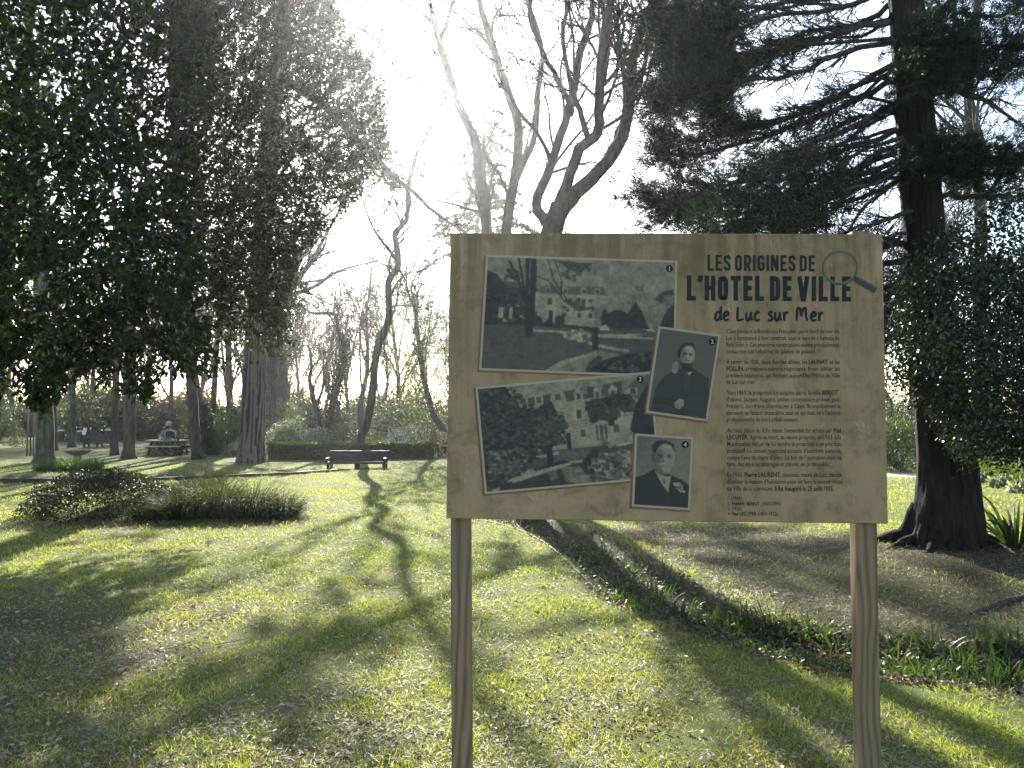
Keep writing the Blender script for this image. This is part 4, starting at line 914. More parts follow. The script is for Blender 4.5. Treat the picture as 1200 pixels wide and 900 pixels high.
# ------------------------------------------------------------------ broad evergreen crowns overhead (magnolia and oak); trunks stand left of the frame
def evergreen(name, label, foot, poly, d_lo, d_hi, n_cl, lv, L, Wf, mat, base, base2, seed, twl, tip_leaf=0, topz=11):
    rg = np.random.default_rng(seed); B = np.array([foot[0], foot[1], gz(*foot)])
    t = thing(name, label, 'tree', B); wood, cr = MB(), MB()
    xs = [p[0] for p in poly]; ys = [p[1] for p in poly]
    px = rg.uniform(min(xs), max(xs), n_cl * 9); py = rg.uniform(min(ys), max(ys), n_cl * 9)
    ok = inpoly(px, py, poly); px, py = px[ok], py[ok]
    ed = np.abs(dist_poly(px, py, poly)); th = sm(ed, 0, 130)
    d = (d_lo + d_hi) / 2 + (rg.random(len(px)) - .5) * (d_hi - d_lo) * (.35 + .65 * th)
    C = at_many(px, py, d); lim_d = 8.2 + 2.02 * C[:, 2] + rg.normal(size=len(px)) * .6 + 2.4 * (fbm(px, py, 45, 77) - .5)
    keep = (C[:, 1] < lim_d) & (fbm(px, py, 60, seed) + .25 * rg.random(len(px)) > GAP)
    # a crown wider outside the frame is thinned with distance from it
    keep &= (rg.random(len(px)) < np.where((px < -120) | (py < -90), .45, 1.0))
    C = C[keep][:n_cl]; ed = ed[keep][:n_cl]; px = px[keep][:n_cl]; py = py[keep][:n_cl]; n = len(C)
    # framework: trunk, limbs to chosen clumps
    top = B + [.6, .4, topz]
    TQ = limb_path([B - [0, 0, .1], B + [.1, .0, 1.2], B + [.35, .2, topz * .45], top], 20, .02, rg); wood.tube(TQ, np.linspace(.34, .06, 20), 11, wob=.08, rg=rg)
    cen = B + np.array([2.0, 1.0, 4.5])
    hubs = C[rg.choice(n, min(60, n), replace=False)]; hubs = hubs[hubs[:, 2] > 4.4][:20]
    for h in hubs:
        s = TQ[int(np.clip((h[2] - 1.6) / topz * 16, 10, 17))]; mid = s * .5 + h * .5 + rg.normal(size=3) * .8 + [0, 0, .2]
        L_ = limb_path([s, s * .75 + mid * .25 + rg.normal(size=3) * .3, mid, mid * .4 + h * .6 + rg.normal(size=3) * .3, h], 14, .03, rg); wood.tube(L_, np.linspace(.05, .010, 14), 5, cap=False)
    # each leaf spray hangs on a twig
    out = unit(C - cen + rg.normal(size=(n, 3)) * 1.2); drop = np.array([0, 0, -.35])
    S = C - unit(out + drop * .3) * twl
    for a_, b_ in zip(S, C): wood.tube(np.array([a_, b_]), [.009, .004], 3, cap=False)
    m = lv; PP = np.repeat(C, m, 0); OO = np.repeat(out, m, 0); f = np.tile(np.arange(m) / m, n)
    PP = PP - OO * (f * twl * 1.1)[:, None] + rg.normal(size=PP.shape) * L * .10
    DD = unit(OO * .55 + rg.normal(size=PP.shape) * .75 + [0, 0, -.18]); NN = rg.normal(size=PP.shape) * .8 + [0, 0, .9]
    ll = L * rg.uniform(.65, 1.2, len(PP)); leaves(cr, PP, DD, NN, ll, ll * Wf * rg.uniform(.85, 1.15, len(PP)), LEAF6 if tip_leaf else LEAF4, np.repeat(colvar(n, base, .35, base2, rg), m, 0) * rg.uniform(.75, 1.25, (len(PP), 1)))
    wood.build('trunk', M['bark_moss'], t); c_ = cr.build('crown', M[mat], t); c_['kind'] = 'stuff'
    if tip_leaf:
        # the biggest leaves of the lowest sprays, one by one
        me = MB(); leaves(me, np.zeros((1, 3)), np.array([[1., 0, 0]]), np.array([[0, 0, 1.]]), 1.0, Wf, LEAF8, np.array([base]) * 1.1)
        proto = me.build('leaf', M[mat], t, org=(0, 0, 0)); first = True
        low = np.argsort(-(py - 40 * (ed > 40)) + 500 * (px < -10))[:tip_leaf // 6]
        for q in low:
            for z in range(6):
                o = proto if first else proto.copy()
                if not first: sc.collection.objects.link(o); o.parent = t
                first = False
                dv = Vector(unit(out[q] * .4 + rg.normal(size=3) * .8 + [0, 0, -.45])); o.location = Vector(C[q] - B + rg.normal(size=3) * .04)
                qt = dv.to_track_quat('X', 'Z'); o.rotation_euler = (qt.to_matrix() @ Matrix.Rotation(rg.uniform(-1.2, 1.2), 3, 'X')).to_euler(); o.scale = (L * rg.uniform(.85, 1.25),) * 3
    return t
GAP = .33
MAGN = [(-520, -330), (150, -330), (230, -140), (258, 0), (262, 90), (240, 170), (236, 260), (246, 330), (250, 395), (258, 430), (236, 462), (216, 452), (200, 425), (182, 452), (152, 474), (122, 458), (96, 440), (76, 464), (52, 486), (28, 474), (12, 440), (0, 462), (-20, 474), (-520, 470)]
OAKP = [(190, -280), (372, -240), (392, -10), (404, 25), (436, 60), (456, 110), (462, 165), (440, 212), (408, 246), (376, 282), (354, 300), (346, 360), (346, 420), (330, 446), (300, 436), (280, 446), (262, 400), (250, 330), (215, 300), (200, 100)]
evergreen('magnolia_tree', 'large evergreen magnolia with big glossy dark leaves hanging low over the lawn', (-8.4, 10.6), MAGN, 9.0, 13.6, 9200, 9, .130, .40, 'magnolia', (.010, .018, .006), (.020, .036, .008), 71, .24, 240, 10)
GAP = .34
evergreen('evergreen_oak', 'evergreen tree with small leathery grey-green leaves rising behind the magnolia', (-9.9, 14.2), OAKP, 12.0, 16.6, 9500, 12, .082, .46, 'oakleaf', (.016, .024, .012), (.032, .044, .022), 72, .20, 0, 11)
# ------------------------------------------------------------------ big conifer on the right
rg = np.random.default_rng(81)
CB = np.array([CYP[0], CYP[1], gz(*CYP)]); CD = CYP[1]; ck = CD / FPX
con = thing('conifer_tree', 'big dark conifer with fibrous reddish bark and long sweeping bare-twigged branches', 'tree', CB)
cl = [(1108, 652), (1110, 610), (1111, 560), (1104, 480), (1096, 420), (1086, 310), (1074, 160), (1062, 0), (1052, -130), (1044, -260)]
Q = spline([at(x, y, CD) for x, y in cl], 60); Q[0, 2] = CB[2] - .15
rw = np.interp(np.linspace(0, 1, 60), np.linspace(0, 1, len(cl)), [44, 38, 32, 29, 27, 23, 21, 19.5, 15, 8]) * ck
k = 72; a = np.arange(k) / k * 2 * math.pi; n = 60
hz = np.linspace(0, 1, n)
flare = 1 + .20 * np.exp(-hz * 22)[:, None] * (np.cos(a * 5 + .6) + .5 * np.cos(a * 3 + 2))[None]
fib = np.array([[fbm(math.cos(q) * 16 + 30, math.sin(q) * 16 + h * 16, 1.3, 1) for q in a] for h in hz])
V = Q[:, None] + ((rw[:, None] * flare * (.93 + .15 * fib))[..., None]) * np.stack([np.cos(a), np.sin(a), 0 * a], -1)[None]
i = np.arange(n - 1)[:, None] * k; j = np.arange(k)[None]; j2 = (j + 1) % k
wood = MB(); wood.add(V.reshape(-1, 3), np.stack([i + j, i + j2, i + k + j2, i + k + j], -1).reshape(-1, 4))
for ang, ln, rr in ((3.35, .85, .06), (3.8, .7, .05), (4.4, .58, .05), (5.1, .55, .05), (5.8, .6, .05), (2.7, .9, .08), (.3, .8, .07), (1.4, .8, .08)):
    dv = np.array([math.cos(ang), math.sin(ang), 0]); P = [CB + dv * .25 + [0, 0, .38]]
    for q in (.42, .62, .82, 1.0):
        e = CB + dv * ln * q + rg.normal(size=3) * .03; e[2] = gz(e[0], e[1]) + .045 - .10 * q * q + .12 * (1 - q); P.append(e)
    wood.tube(limb_path(P, 14), np.linspace(rr * 1.3, rr * .35, 14), 8, wob=.15, rg=rg)
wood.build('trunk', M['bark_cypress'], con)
lim, fol = MB(), MB()
def cyp_branch(P, r, twigs, fol_from, fol_n, tw=.55, dense=1.0):
    B = limb_path(P, 16, .015, rg); lim.tube(B, np.linspace(r, r * .25, 16), 6, cap=False, wob=.1, rg=rg); nB = 15
    def pt(f): i = min(int(f * nB), nB - 1); g = f * nB - i; return B[i] * (1 - g) + B[i + 1] * g, unit(B[i + 1] - B[i])
    for q in range(twigs):
        f = rg.uniform(.12, 1); p, ax = pt(f); d = unit(ax * 1.0 + rg.normal(size=3) * .42 + [0, 0, -.05]); l = tw * rg.uniform(.4, 1.2)
        C = limb_path([p, p + d * l * .5 + rg.normal(size=3) * .03, p + unit(d + [0, 0, .12]) * l], 5); lim.tube(C, np.linspace(r * .18 + .003, .003, 5), 3, cap=False)
        for _ in range(3):
            g = rg.integers(1, 4); d2 = unit(d + rg.normal(size=3) * .6); lim.tube(np.array([C[g], C[g] + d2 * l * .25, C[g] + unit(d2 + [0, 0, .3]) * l * .45]), [.004, .0035, .002], 3, cap=False)
        if f > fol_from or rg.random() < .06:
            T = np.vstack([C[2:], C[2:] + rg.normal(size=(3, 3)) * .07, C[1:] + rg.normal(size=(4, 3)) * .10])
            tuft(fol, T, np.repeat(unit(d + [0, 0, .35])[None], len(T), 0), int(13 * dense), .10, .008, (.011, .021, .010), .6, rg, .7)
    for q in range(fol_n):
        p, ax = pt(rg.uniform(fol_from, 1)); p = p + rg.normal(size=3) * [.20, .20, .12]
        T = p + rg.normal(size=(8, 3)) * [.12, .12, .07]
        tuft(fol, T, np.repeat(unit(ax + [0, 0, .3])[None], 8, 0), int(22 * dense), .085, .008, (.011, .021, .010), .6, rg, .7)
def L_(pts, dz): return [at(x, y, CD + dz * q / (len(pts) - 1)) for q, (x, y) in enumerate(pts)]
left = [([(1055, -60), (980, -40), (900, -15), (830, 20), (790, 30)], .8), ([(1055, -20), (985, 10), (905, 20), (840, 50), (800, 60)], -.6), ([(1060, 20), (975, 40), (900, 60), (845, 62), (800, 85)], .5),
        ([(1060, 45), (985, 62), (930, 85), (870, 97), (820, 105), (785, 118)], -1.1), ([(1062, 70), (990, 108), (925, 138), (874, 150), (845, 130)], .3), ([(1062, 90), (1000, 118), (930, 150), (850, 172), (795, 180), (775, 165)], 1.4),
        ([(1064, 118), (985, 155), (912, 190), (855, 216), (800, 238), (772, 235)], -.4), ([(1066, 150), (1000, 172), (930, 205), (860, 236), (800, 250)], 1.2), ([(1070, 185), (1010, 205), (950, 226), (890, 245), (850, 268)], -.8),
        ([(1070, 205), (1005, 232), (950, 262), (900, 290)], .4), ([(1075, 245), (1020, 262), (960, 285)], -.4), ([(1078, 268), (1040, 285), (1000, 310)], .9), ([(1082, 300), (1052, 325), (1030, 345), (1010, 365)], .2), ([(1084, 330), (1050, 352), (1030, 372)], .6), ([(1088, 360), (1056, 385), (1030, 402)], -.1), ([(1064, 130), (1000, 140), (940, 172), (890, 200)], 1.8), ([(1060, 0), (1000, 30), (940, 40), (880, 78), (850, 100)], 1.9), ([(1066, 160), (1010, 190), (965, 225), (930, 250)], -1.4)]
for q, (pl, dz) in enumerate(left):
    hi = q < 9 or q >= 15
    cyp_branch(L_(pl, dz), .036 if hi else .028, 74 if hi else 34, .55 if hi else .85, 6 if q < 8 else (2 if hi else 0), .55)
    pj = [(x + rg.normal() * 10, y + rg.normal() * 7 + 10 * (1 - 2 * (q % 2))) for x, y in pl]; pj[0] = pl[0]
    cyp_branch(L_(pj, dz + rg.normal() * .9), .024, 56 if hi else 26, .6 if hi else .9, 3 if q < 8 else 0, .5)
right = [([(1075, 60), (1110, 66), (1150, 62), (1200, 45), (1260, 40)], -.6, 1), ([(1070, 75), (1120, 84), (1170, 80), (1230, 70)], .5, 1), ([(1080, 170), (1120, 186), (1165, 190), (1230, 180)], -.5, 1), ([(1082, 200), (1130, 204), (1180, 205), (1240, 215)], .6, 1),
         ([(1065, -20), (1120, -30), (1180, -10), (1250, 0)], .4, 1), ([(1090, 232), (1130, 229), (1170, 229), (1215, 226)], .3, 0), ([(1068, 20), (1110, 10), (1160, 20), (1210, 12)], 1.2, 0), ([(1070, 100), (1100, 96), (1140, 112), (1185, 122)], 1.5, 0)]
for pl, dz, f in right: cyp_branch(L_(pl, dz), .04, 22, .1 if f else .95, 42 if f else 0, .4)
for (x, y, dz) in ((1068, 92, -.55), (1078, 198, -.5), (1064, 60, -.5), (1055, 110, -.4)):
    p = at(x, y, CD + dz * .4); cyp_branch([p, p + [.05, dz * .6, .02], p + [.1, dz * 1.3, -.05]], .03, 12, .2, 14, .3)
for q in range(16):      # branches reaching away and towards, and the top out of frame
    z = rg.uniform(2.6, 5.6) if q < 8 else rg.uniform(6, 9); p = np.array([CB[0] - .1 - .05 * z, CB[1], z]); aa = rg.uniform(.3, 2.8) if q < 10 else rg.uniform(0, 6.28); l = rg.uniform(1.8, 3.0)
    dv = np.array([math.cos(aa), math.sin(aa), 0]); cyp_branch([p, p + dv * l * .5 - [0, 0, .05], p + dv * l - [0, 0, .35 if z < 6 else 0]], .04, 18, .7, 4 if q < 8 else 12, .45)
lim.build('limbs', M['twig'], con); fol.build('crown', M['needle'], con)

# ------------------------------------------------------------------ holly-like evergreen on the right edge
rg = np.random.default_rng(82)
HP = [(1125, 262), (1080, 300), (1052, 332), (1060, 372), (1042, 402), (1048, 440), (1070, 462), (1094, 478), (1112, 520), (1128, 538), (1150, 532), (1180, 541), (1200, 540), (1420, 520), (1420, 150), (1215, 205), (1170, 250)]
hb = np.array([5.55, 7.7, gz(5.55, 7.7)]); hol = thing('holly_tree', 'dense small-leaved glossy evergreen pressing against the big conifer trunk', 'tree', hb)
wood, lf = MB(), MB(); nC = 4000
px = rg.uniform(1035, 1420, nC * 4); py = rg.uniform(150, 560, nC * 4); ok = inpoly(px, py, HP); ed = np.abs(dist_poly(px, py, HP)); ok &= (fbm(px, py, 34, 4) > .36) | (ed > 25) & (fbm(px, py, 22, 6) > .30)
ok &= rg.random(len(px)) < np.where(py < 300, .5, 1) * np.where(px > 1230, .55, 1)
px, py, ed = px[ok][:nC], py[ok][:nC], ed[ok][:nC]; C = at_many(px, py, 7.3 + (rg.random(len(px)) - .5) * (.5 + 1.5 * sm(ed, 0, 60)))
C = C[(C[:, 2] > .5)]
wood.tube(limb_path([hb - [0, 0, .1], hb + [-.05, 0, 1.5], hb + [-.1, 0, 4.2]], 12), np.linspace(.09, .02, 12), 8)
for h in C[rg.choice(len(C), 90, replace=False)]:
    s = hb + [-.05, 0, np.clip(h[2] * .8, .5, 3.8)]; wood.tube(limb_path([s, s * .45 + h * .55 + rg.normal(size=3) * .1, h], 7), np.linspace(.022, .005, 7), 4, cap=False)
m = 14; PP = np.repeat(C, m, 0) + rg.normal(size=(len(C) * m, 3)) * .07; DD = rdir(len(PP), -.1, rg); ll = rg.uniform(.03, .055, len(PP))
leaves(lf, PP, DD, rg.normal(size=PP.shape) + [0, 0, .7], ll, ll * .55, LEAF4, np.repeat(colvar(len(C), (.009, .018, .008), .4, (.018, .030, .012), rg), m, 0) * rg.uniform(.7, 1.3, (len(PP), 1)))
wood.build('trunk', M['bark_moss'], hol); o = lf.build('crown', M['holly'], hol); o['kind'] = 'stuff'
# ------------------------------------------------------------------ shrubs and plants
def on_ground(x, y): return np.array([x, y, gz(x, y)])
def leaf_shell(mb, c, rx, ry, rz, n, L, wf, base, base2, rg, tmpl=LEAF4, rough=.18, amp=.35, fill=.35, up=.2, power=2.0, zmin=0.0):
    """leaves through the outer part of a rounded or boxy volume standing on c"""
    d = rdir(n, 0, rg); d[:, 2] = np.abs(d[:, 2]); s = (np.abs(d) ** power).sum(1) ** (-1 / power); d = d * s[:, None]
    rad = 1 - fill * rg.random(n) ** 1.6 + rough * (fbm(d[:, 0] * 6 + d[:, 2] * 4, d[:, 1] * 6 + d[:, 2] * 3, 1.3, rx * 7) - .5)
    P = np.asarray(c) + d * rad[:, None] * [rx, ry, rz]; P[:, 2] = np.maximum(P[:, 2], c[2] + zmin + .01)
    D = unit(d + rg.normal(size=(n, 3)) * .8 + [0, 0, up]); ll = L * rg.uniform(.6, 1.3, n)
    leaves(mb, P, D, d + rg.normal(size=(n, 3)) * .6 + [0, 0, .5], ll, ll * wf, tmpl, colvar(n, base, amp, base2, rg))
def stems(mb, c, rx, ry, rz, n, rg, r=.012):
    for _ in range(n):
        a = rg.uniform(0, 6.28); q = rg.uniform(.3, .95); e = np.asarray(c) + [math.cos(a) * rx * q, math.sin(a) * ry * q, rz * rg.uniform(.4, .9)]
        mb.tube(limb_path([np.asarray(c) + [rg.normal() * .05, rg.normal() * .05, -.05], (np.asarray(c) + e) / 2 + rg.normal(size=3) * .04, e], 5), np.linspace(r, r * .4, 5), 4, cap=False)
def shrub(name, label, c, rx, ry, rz, n, L, wf, base, base2, seed, mat='shrub', tmpl=LEAF4, group=None, power=2.0, rough=.2, lift=0.0, cat='shrub', fill=.4):
    rg = np.random.default_rng(seed); t = thing(name, label, cat, c, group); w_, l_ = MB(), MB()
    stems(w_, c, rx, ry, rz + lift, 14, rg, .012 + rz * .008)
    leaf_shell(l_, np.asarray(c) + [0, 0, lift], rx, ry, rz, n, L, wf, base, base2, rg, tmpl, rough, power=power, fill=fill)
    w_.build('stems', M['twig'], t); o = l_.build('foliage', M[mat], t); o['kind'] = 'stuff'
    return t
G1, G2 = (.030, .052, .016), (.06, .09, .025)
# dark mound in front
rg = np.random.default_rng(91); c = ground_at(95, 611); mk = c[1] / FPX; c[1] += .75; c[2] = gz(c[0], c[1])
t = thing('low_shrub', 'wide low dark mound of small-leaved twiggy shrub on the lawn', 'shrub', c); w_, l_ = MB(), MB()
leaf_shell(l_, c - [.08, 0, 0], 1.2, .85, .68, 15000, .036, .6, (.014, .019, .010), (.024, .030, .014), rg, LEAF4, .25, .4, .4)
for q in range(700):
    a, e = rg.uniform(0, 6.28), rg.uniform(.15, 1.45); d = np.array([math.cos(a) * math.sin(e) * 1.05, math.sin(a) * math.sin(e) * .78, math.cos(e) * .64]); p = c + d * rg.uniform(.82, 1.0)
    v = unit(d + rg.normal(size=3) * .7) * rg.uniform(.06, .20); w_.tube(np.array([p, p + v * .5 + rg.normal(size=3) * .015, p + v + [0, 0, -.03]]), [.0035, .003, .0015], 3, cap=False)
w_.build('twigs', M['twig'], t); o = l_.build('foliage', M['shrub'], t); o['kind'] = 'stuff'
# arching grass tussocks
def blades(mb, P, D, L, W, droop, base, rg, seg=5, tipcol=None, amp=.3):
    """strap blades: start P, start direction D, bending down"""
    n = len(P); V = []; D = unit(D); pos = P.copy(); d = D.copy(); side = unit(np.cross(D, rg.normal(size=(n, 3)) * .3 + [0, 0, 1]) + 1e-3)
    col0 = colvar(n, base, amp, rg=rg); Cs = []; prof = np.interp(np.linspace(0, 1, seg + 1), [0, .25, .7, 1], [.75, 1, .75, .06])
    for q in range(seg + 1):
        w_ = (W * prof[q])[:, None] * .5; V.append(pos - side * w_); V.append(pos + side * w_)
        c = col0 if tipcol is None else col0 * (1 - (q / seg) ** 2) + np.array(tipcol) * (q / seg) ** 2
        Cs += [c, c]; pos = pos + d * (L / seg)[:, None]; d = unit(d - np.array([0, 0, 1.]) * (droop * (q + 1) / seg)[:, None])
    V = np.stack(V, 1); Cc = np.stack(Cs, 1); k = 2 * (seg + 1); off = (np.arange(n) * k)[:, None, None]
    f = np.array([[2 * q, 2 * q + 1, 2 * q + 3, 2 * q + 2] for q in range(seg)])
    mb.add(V.reshape(-1, 3), (f[None] + off).reshape(-1, 4), Cc.reshape(-1, 3))
def tussock(label, px, py, rad, h, n, seed, base, tip, group, push=.35):
    n = int(n * 1.5)
    rg = np.random.default_rng(seed); c = ground_at(px, py); c[1] += push; c[2] = gz(c[0], c[1]); t = thing('grass_tussock', label, 'ornamental grass', c, group); mb = MB()
    a = rg.uniform(0, 6.283, n); q = np.sqrt(rg.random(n)); P = c + np.stack([np.cos(a) * q * rad * .45, np.sin(a) * q * rad * .45, a * 0], -1)
    D = np.stack([np.cos(a) * q * 1.0, np.sin(a) * q * 1.0, 1.0 + 0 * a], -1) + rg.normal(size=(n, 3)) * .15
    blades(mb, P, D, h * .84 * rg.uniform(.5, 1.35, n), .0085 * rg.uniform(.7, 1.4, n), rg.uniform(.2, 1.1, n), base, rg, 6, tip)
    o = mb.build('blades', M['tussock'], t); o['kind'] = 'stuff'
    return t
GT = 'arching grass tussocks beside the dark mound'
for q, (lab, px, py, rad, h, n) in enumerate([('short fresh green tussock tucked into the side of the dark mound', 165, 613, .42, .42, 420), ('broad arching tussock with straw-pale tips next to the short green one', 205, 612, .60, .66, 900), ('tallest straw-tipped tussock in the middle of the grass clumps', 245, 610, .62, .74, 950),
        ('shaggy green tussock between the tallest clump and the end clump', 285, 610, .58, .68, 900), ('end tussock of the row, splayed over open lawn', 322, 611, .46, .50, 650), ('pale wispy tussock behind the broad arching one', 225, 600, .55, .80, 600)]):
    tussock(lab, px, py, rad, h, n, 100 + q, (.022, .036, .011) if q != 5 else (.04, .045, .018), (.060, .062, .024), GT)
# hedge
rg = np.random.default_rng(120); a = ground_at(312, 538.5); b = ground_at(510, 537.5)
hd = thing('low_hedge', 'low clipped box hedge running behind the dark bench', 'hedge', (a + b) / 2); w_, l_ = MB(), MB()
ax = unit(b - a); Ln = np.linalg.norm(b - a); nrm = np.array([-ax[1], ax[0], 0]); n = 26000
s_ = rg.uniform(0, Ln, n); face_ = rg.random(n); hh = .55 + .05 * (vn(s_, s_ * 0, .6) - .5)
y_ = np.where(face_ < .45, rg.uniform(0, .08, n), np.where(face_ < .55, rg.uniform(.52, .6, n), rg.uniform(0, .6, n))); z_ = np.where(face_ < .55, rg.uniform(.02, 1, n) * hh, hh - rg.random(n) ** 2 * .09)
P = a + s_[:, None] * ax + y_[:, None] * nrm; P[:, 2] = gh(P[:, 0], P[:, 1]) + z_ + rg.normal(size=n) * .012; ll = rg.uniform(.03, .055, n)
leaves(l_, P, rdir(n, .5, rg), rdir(n, .8, rg), ll, ll * .6, LEAF4, colvar(n, (.045, .075, .024), .4, (.10, .13, .045), rg))
for q in range(60):
    p = a + ax * (Ln * (q + .5) / 60) + nrm * .3; w_.tube(limb_path([p - [0, 0, .05], p + [rg.normal() * .05, 0, .25], p + [rg.normal() * .12, rg.normal() * .1, .5]], 5), np.linspace(.012, .004, 5), 4, cap=False)
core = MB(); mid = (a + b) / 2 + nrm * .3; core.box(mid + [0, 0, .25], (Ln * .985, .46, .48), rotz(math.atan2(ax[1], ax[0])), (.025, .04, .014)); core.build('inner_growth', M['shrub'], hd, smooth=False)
w_.build('stems', M['twig'], hd); o = l_.build('foliage', M['shrub'], hd); o['kind'] = 'stuff'
def behind(px, py, d): 
    p = at(px, py, d); return on_ground(p[0], p[1])
SH = 'garden shrubs behind the low hedge'
shrub('topiary_dome', 'smooth clipped evergreen dome peeping over the low hedge', behind(336, 519, 28.5), .60, .55, .98, 9000, .035, .6, (.026, .042, .018), (.05, .07, .03), 121, rough=.05, fill=.2, group=SH)
shrub('variegated_shrub', 'white-edged variegated shrub spreading behind the clipped dome', behind(338, 518, 30.5), 1.0, .7, 1.25, 4200, .085, .6, (.05, .075, .03), (.60, .60, .48), 122, mat='variegated', rough=.35, group=SH)
shrub('variegated_shrub', 'pale variegated shrub at the feet of the ivied twin stems', behind(371, 518, 29.5), .85, .5, .95, 2400, .085, .6, (.06, .08, .03), (.60, .58, .46), 123, mat='variegated', rough=.4, group=SH)
shrub('clipped_shrub', 'flat-topped dark shrub with pale new growth between ivied stems and leaning tree', behind(402.5, 518, 29), .44, .44, 1.02, 4800, .045, .6, (.024, .042, .018), (.11, .12, .06), 124, power=5, rough=.06, fill=.25, group=SH)
shrub('garden_shrub', 'loose yellow-green shrub beside the leaning crooked tree', behind(437, 520, 29), .5, .5, .9, 1300, .075, .6, (.09, .11, .035), (.2, .2, .08), 125, rough=.5, group=SH)
shrub('garden_shrub', 'grey twiggy shrub behind the hedge past the leaning crooked tree', behind(470, 520, 31), 1.15, .7, 1.25, 3200, .05, .5, (.07, .075, .05), (.12, .11, .08), 126, rough=.5, group=SH)
shrub('garden_shrub', 'dark rounded shrub under the sparse small-leaved tree', behind(500, 520, 33), .9, .8, 1.6, 4200, .06, .5, (.02, .035, .016), (.04, .06, .025), 127, rough=.3, group=SH)
shrub('garden_shrub', 'reddish clipped shrub at the end of the low hedge', behind(515, 531, 27.2), .45, .4, .85, 3000, .045, .55, (.07, .05, .03), (.12, .09, .05), 128, power=4, rough=.1, group=SH)
shrub('garden_shrub', 'bright green shrub between the slim ivied stem and the pine', behind(265, 529, 30.5), .95, .7, 1.6, 4200, .09, .5, (.05, .085, .022), (.10, .14, .035), 129, rough=.4, group=SH)
shrub('garden_shrub', 'low grey-green shrub spilling at the foot of the pine', behind(276, 536, 27.5), .55, .4, .5, 1200, .06, .5, (.07, .085, .05), (.15, .16, .10), 130, rough=.5)
shrub('garden_shrub', 'yellow-green bush rising behind the white-edged shrub', behind(336, 515, 36), .9, .8, 2.2, 2600, .09, .5, (.07, .10, .03), (.13, .16, .05), 131, rough=.5, group=SH)
# sparse tree at hedge end
bare_tree('sparse small-leaved evergreen tree with a leaning stem at the end of the low hedge', [(527, 522), (520, 505), (509, 488), (502, 465), (496, 440), (492, 410), (488, 380)], 4.5, 1.6, name='garden_tree', seed=132, d=29, top=1.5, sub=12, sublen=2.6, maxl=3)
gt = bpy.data.objects['garden_tree']; rg = np.random.default_rng(133); lf = MB(); n = 900
px = rg.normal(492, 24, n); py = rg.uniform(330, 500, n); C = at_many(px, py, 29 + rg.normal(size=n) * .8); m = 8
PP = np.repeat(C, m, 0) + rg.normal(size=(n * m, 3)) * .16; leaves(lf, PP, rdir(n * m, -.2, rg), rdir(n * m, .5, rg), rg.uniform(.06, .10, n * m), .04, LEAF4, colvar(n * m, (.07, .09, .045), .4, (.12, .14, .08), rg))
o = lf.build('leaf_crown', M['shrub'], gt); o['kind'] = 'stuff'
# left bush, plants at the basin, shrub before the picnic table
shrub('evergreen_bush', 'rounded grey-green bush on a short crooked stem near the staked sapling', behind(-8, 530, 27.5), 1.05, .9, 1.35, 5200, .06, .5, (.05, .065, .03), (.10, .11, .06), 134, lift=.35)
rg = np.random.default_rng(135); c = ground_at(70, 553); t = thing('bulb_clump', 'long low clump of bright green bulb leaves in front of the stone basin', 'plant clump', c); mb = MB(); n = 1500
P = c + np.stack([rg.uniform(-.78, .78, n), rg.uniform(0, .9, n), np.zeros(n)], -1); P[:, 2] = gh(P[:, 0], P[:, 1]); D = rg.normal(size=(n, 3)) * .4 + [0, 0, 1]
blades(mb, P, D, rg.uniform(.22, .42, n), rg.uniform(.014, .024, n), rg.uniform(.1, .7, n), (.055, .10, .022), rg, 4); o = mb.build('leaves', M['strap'], t); o['kind'] = 'stuff'
shrub('variegated_shrub', 'cream and green shrub growing in front of the picnic table', behind(193, 532, 28.6), .66, .45, .62, 3000, .065, .5, (.06, .085, .03), (.55, .54, .36), 136, mat='variegated', rough=.4)
shrub('garden_shrub', 'small dark spindly shrub with a few brown leaves beside the picnic table', behind(212, 531, 28.4), .3, .3, 1.0, 420, .06, .5, (.07, .055, .03), (.12, .10, .05), 137, rough=.6, fill=.9)
shrub('copper_shrub', 'bare shrub holding orange-brown leaves between the slim stems', behind(240, 520, 34), 2.2, 1.0, 1.1, 1500, .075, .6, (.20, .085, .05), (.16, .10, .06), 138, mat='dry', rough=.6, lift=1.9)
# stone basin
c = ground_at(73, 546); c[1] += .8; c[2] = gz(c[0], c[1]); M['stone'] = plain_mat('weathered_stone', (.16, .145, .115), (.32, .29, .235), 9, .9, .2, .5)
t = thing('stone_basin', 'wide shallow stone basin on a short pedestal beside the thick trunk', 'stone basin', c); bw = .40; lowb = at(73, 528, c[1])[2] - c[2]
mb = MB(); mb.lathe([(.0, lowb - .16), (.12, lowb - .15), (.28, lowb - .08), (.38, lowb - .01), (.41, lowb), (.40, lowb + .03), (.37, lowb + .03), (.33, lowb - .02), (.18, lowb - .06), (0, lowb - .07)], c, 28); mb.build('bowl', M['stone'], t)
mb = MB(); mb.lathe([(.20, -.08), (.20, .05), (.13, .08), (.10, lowb * .55), (.13, lowb - .15)], c, 20); mb.build('pedestal', M['stone'], t)
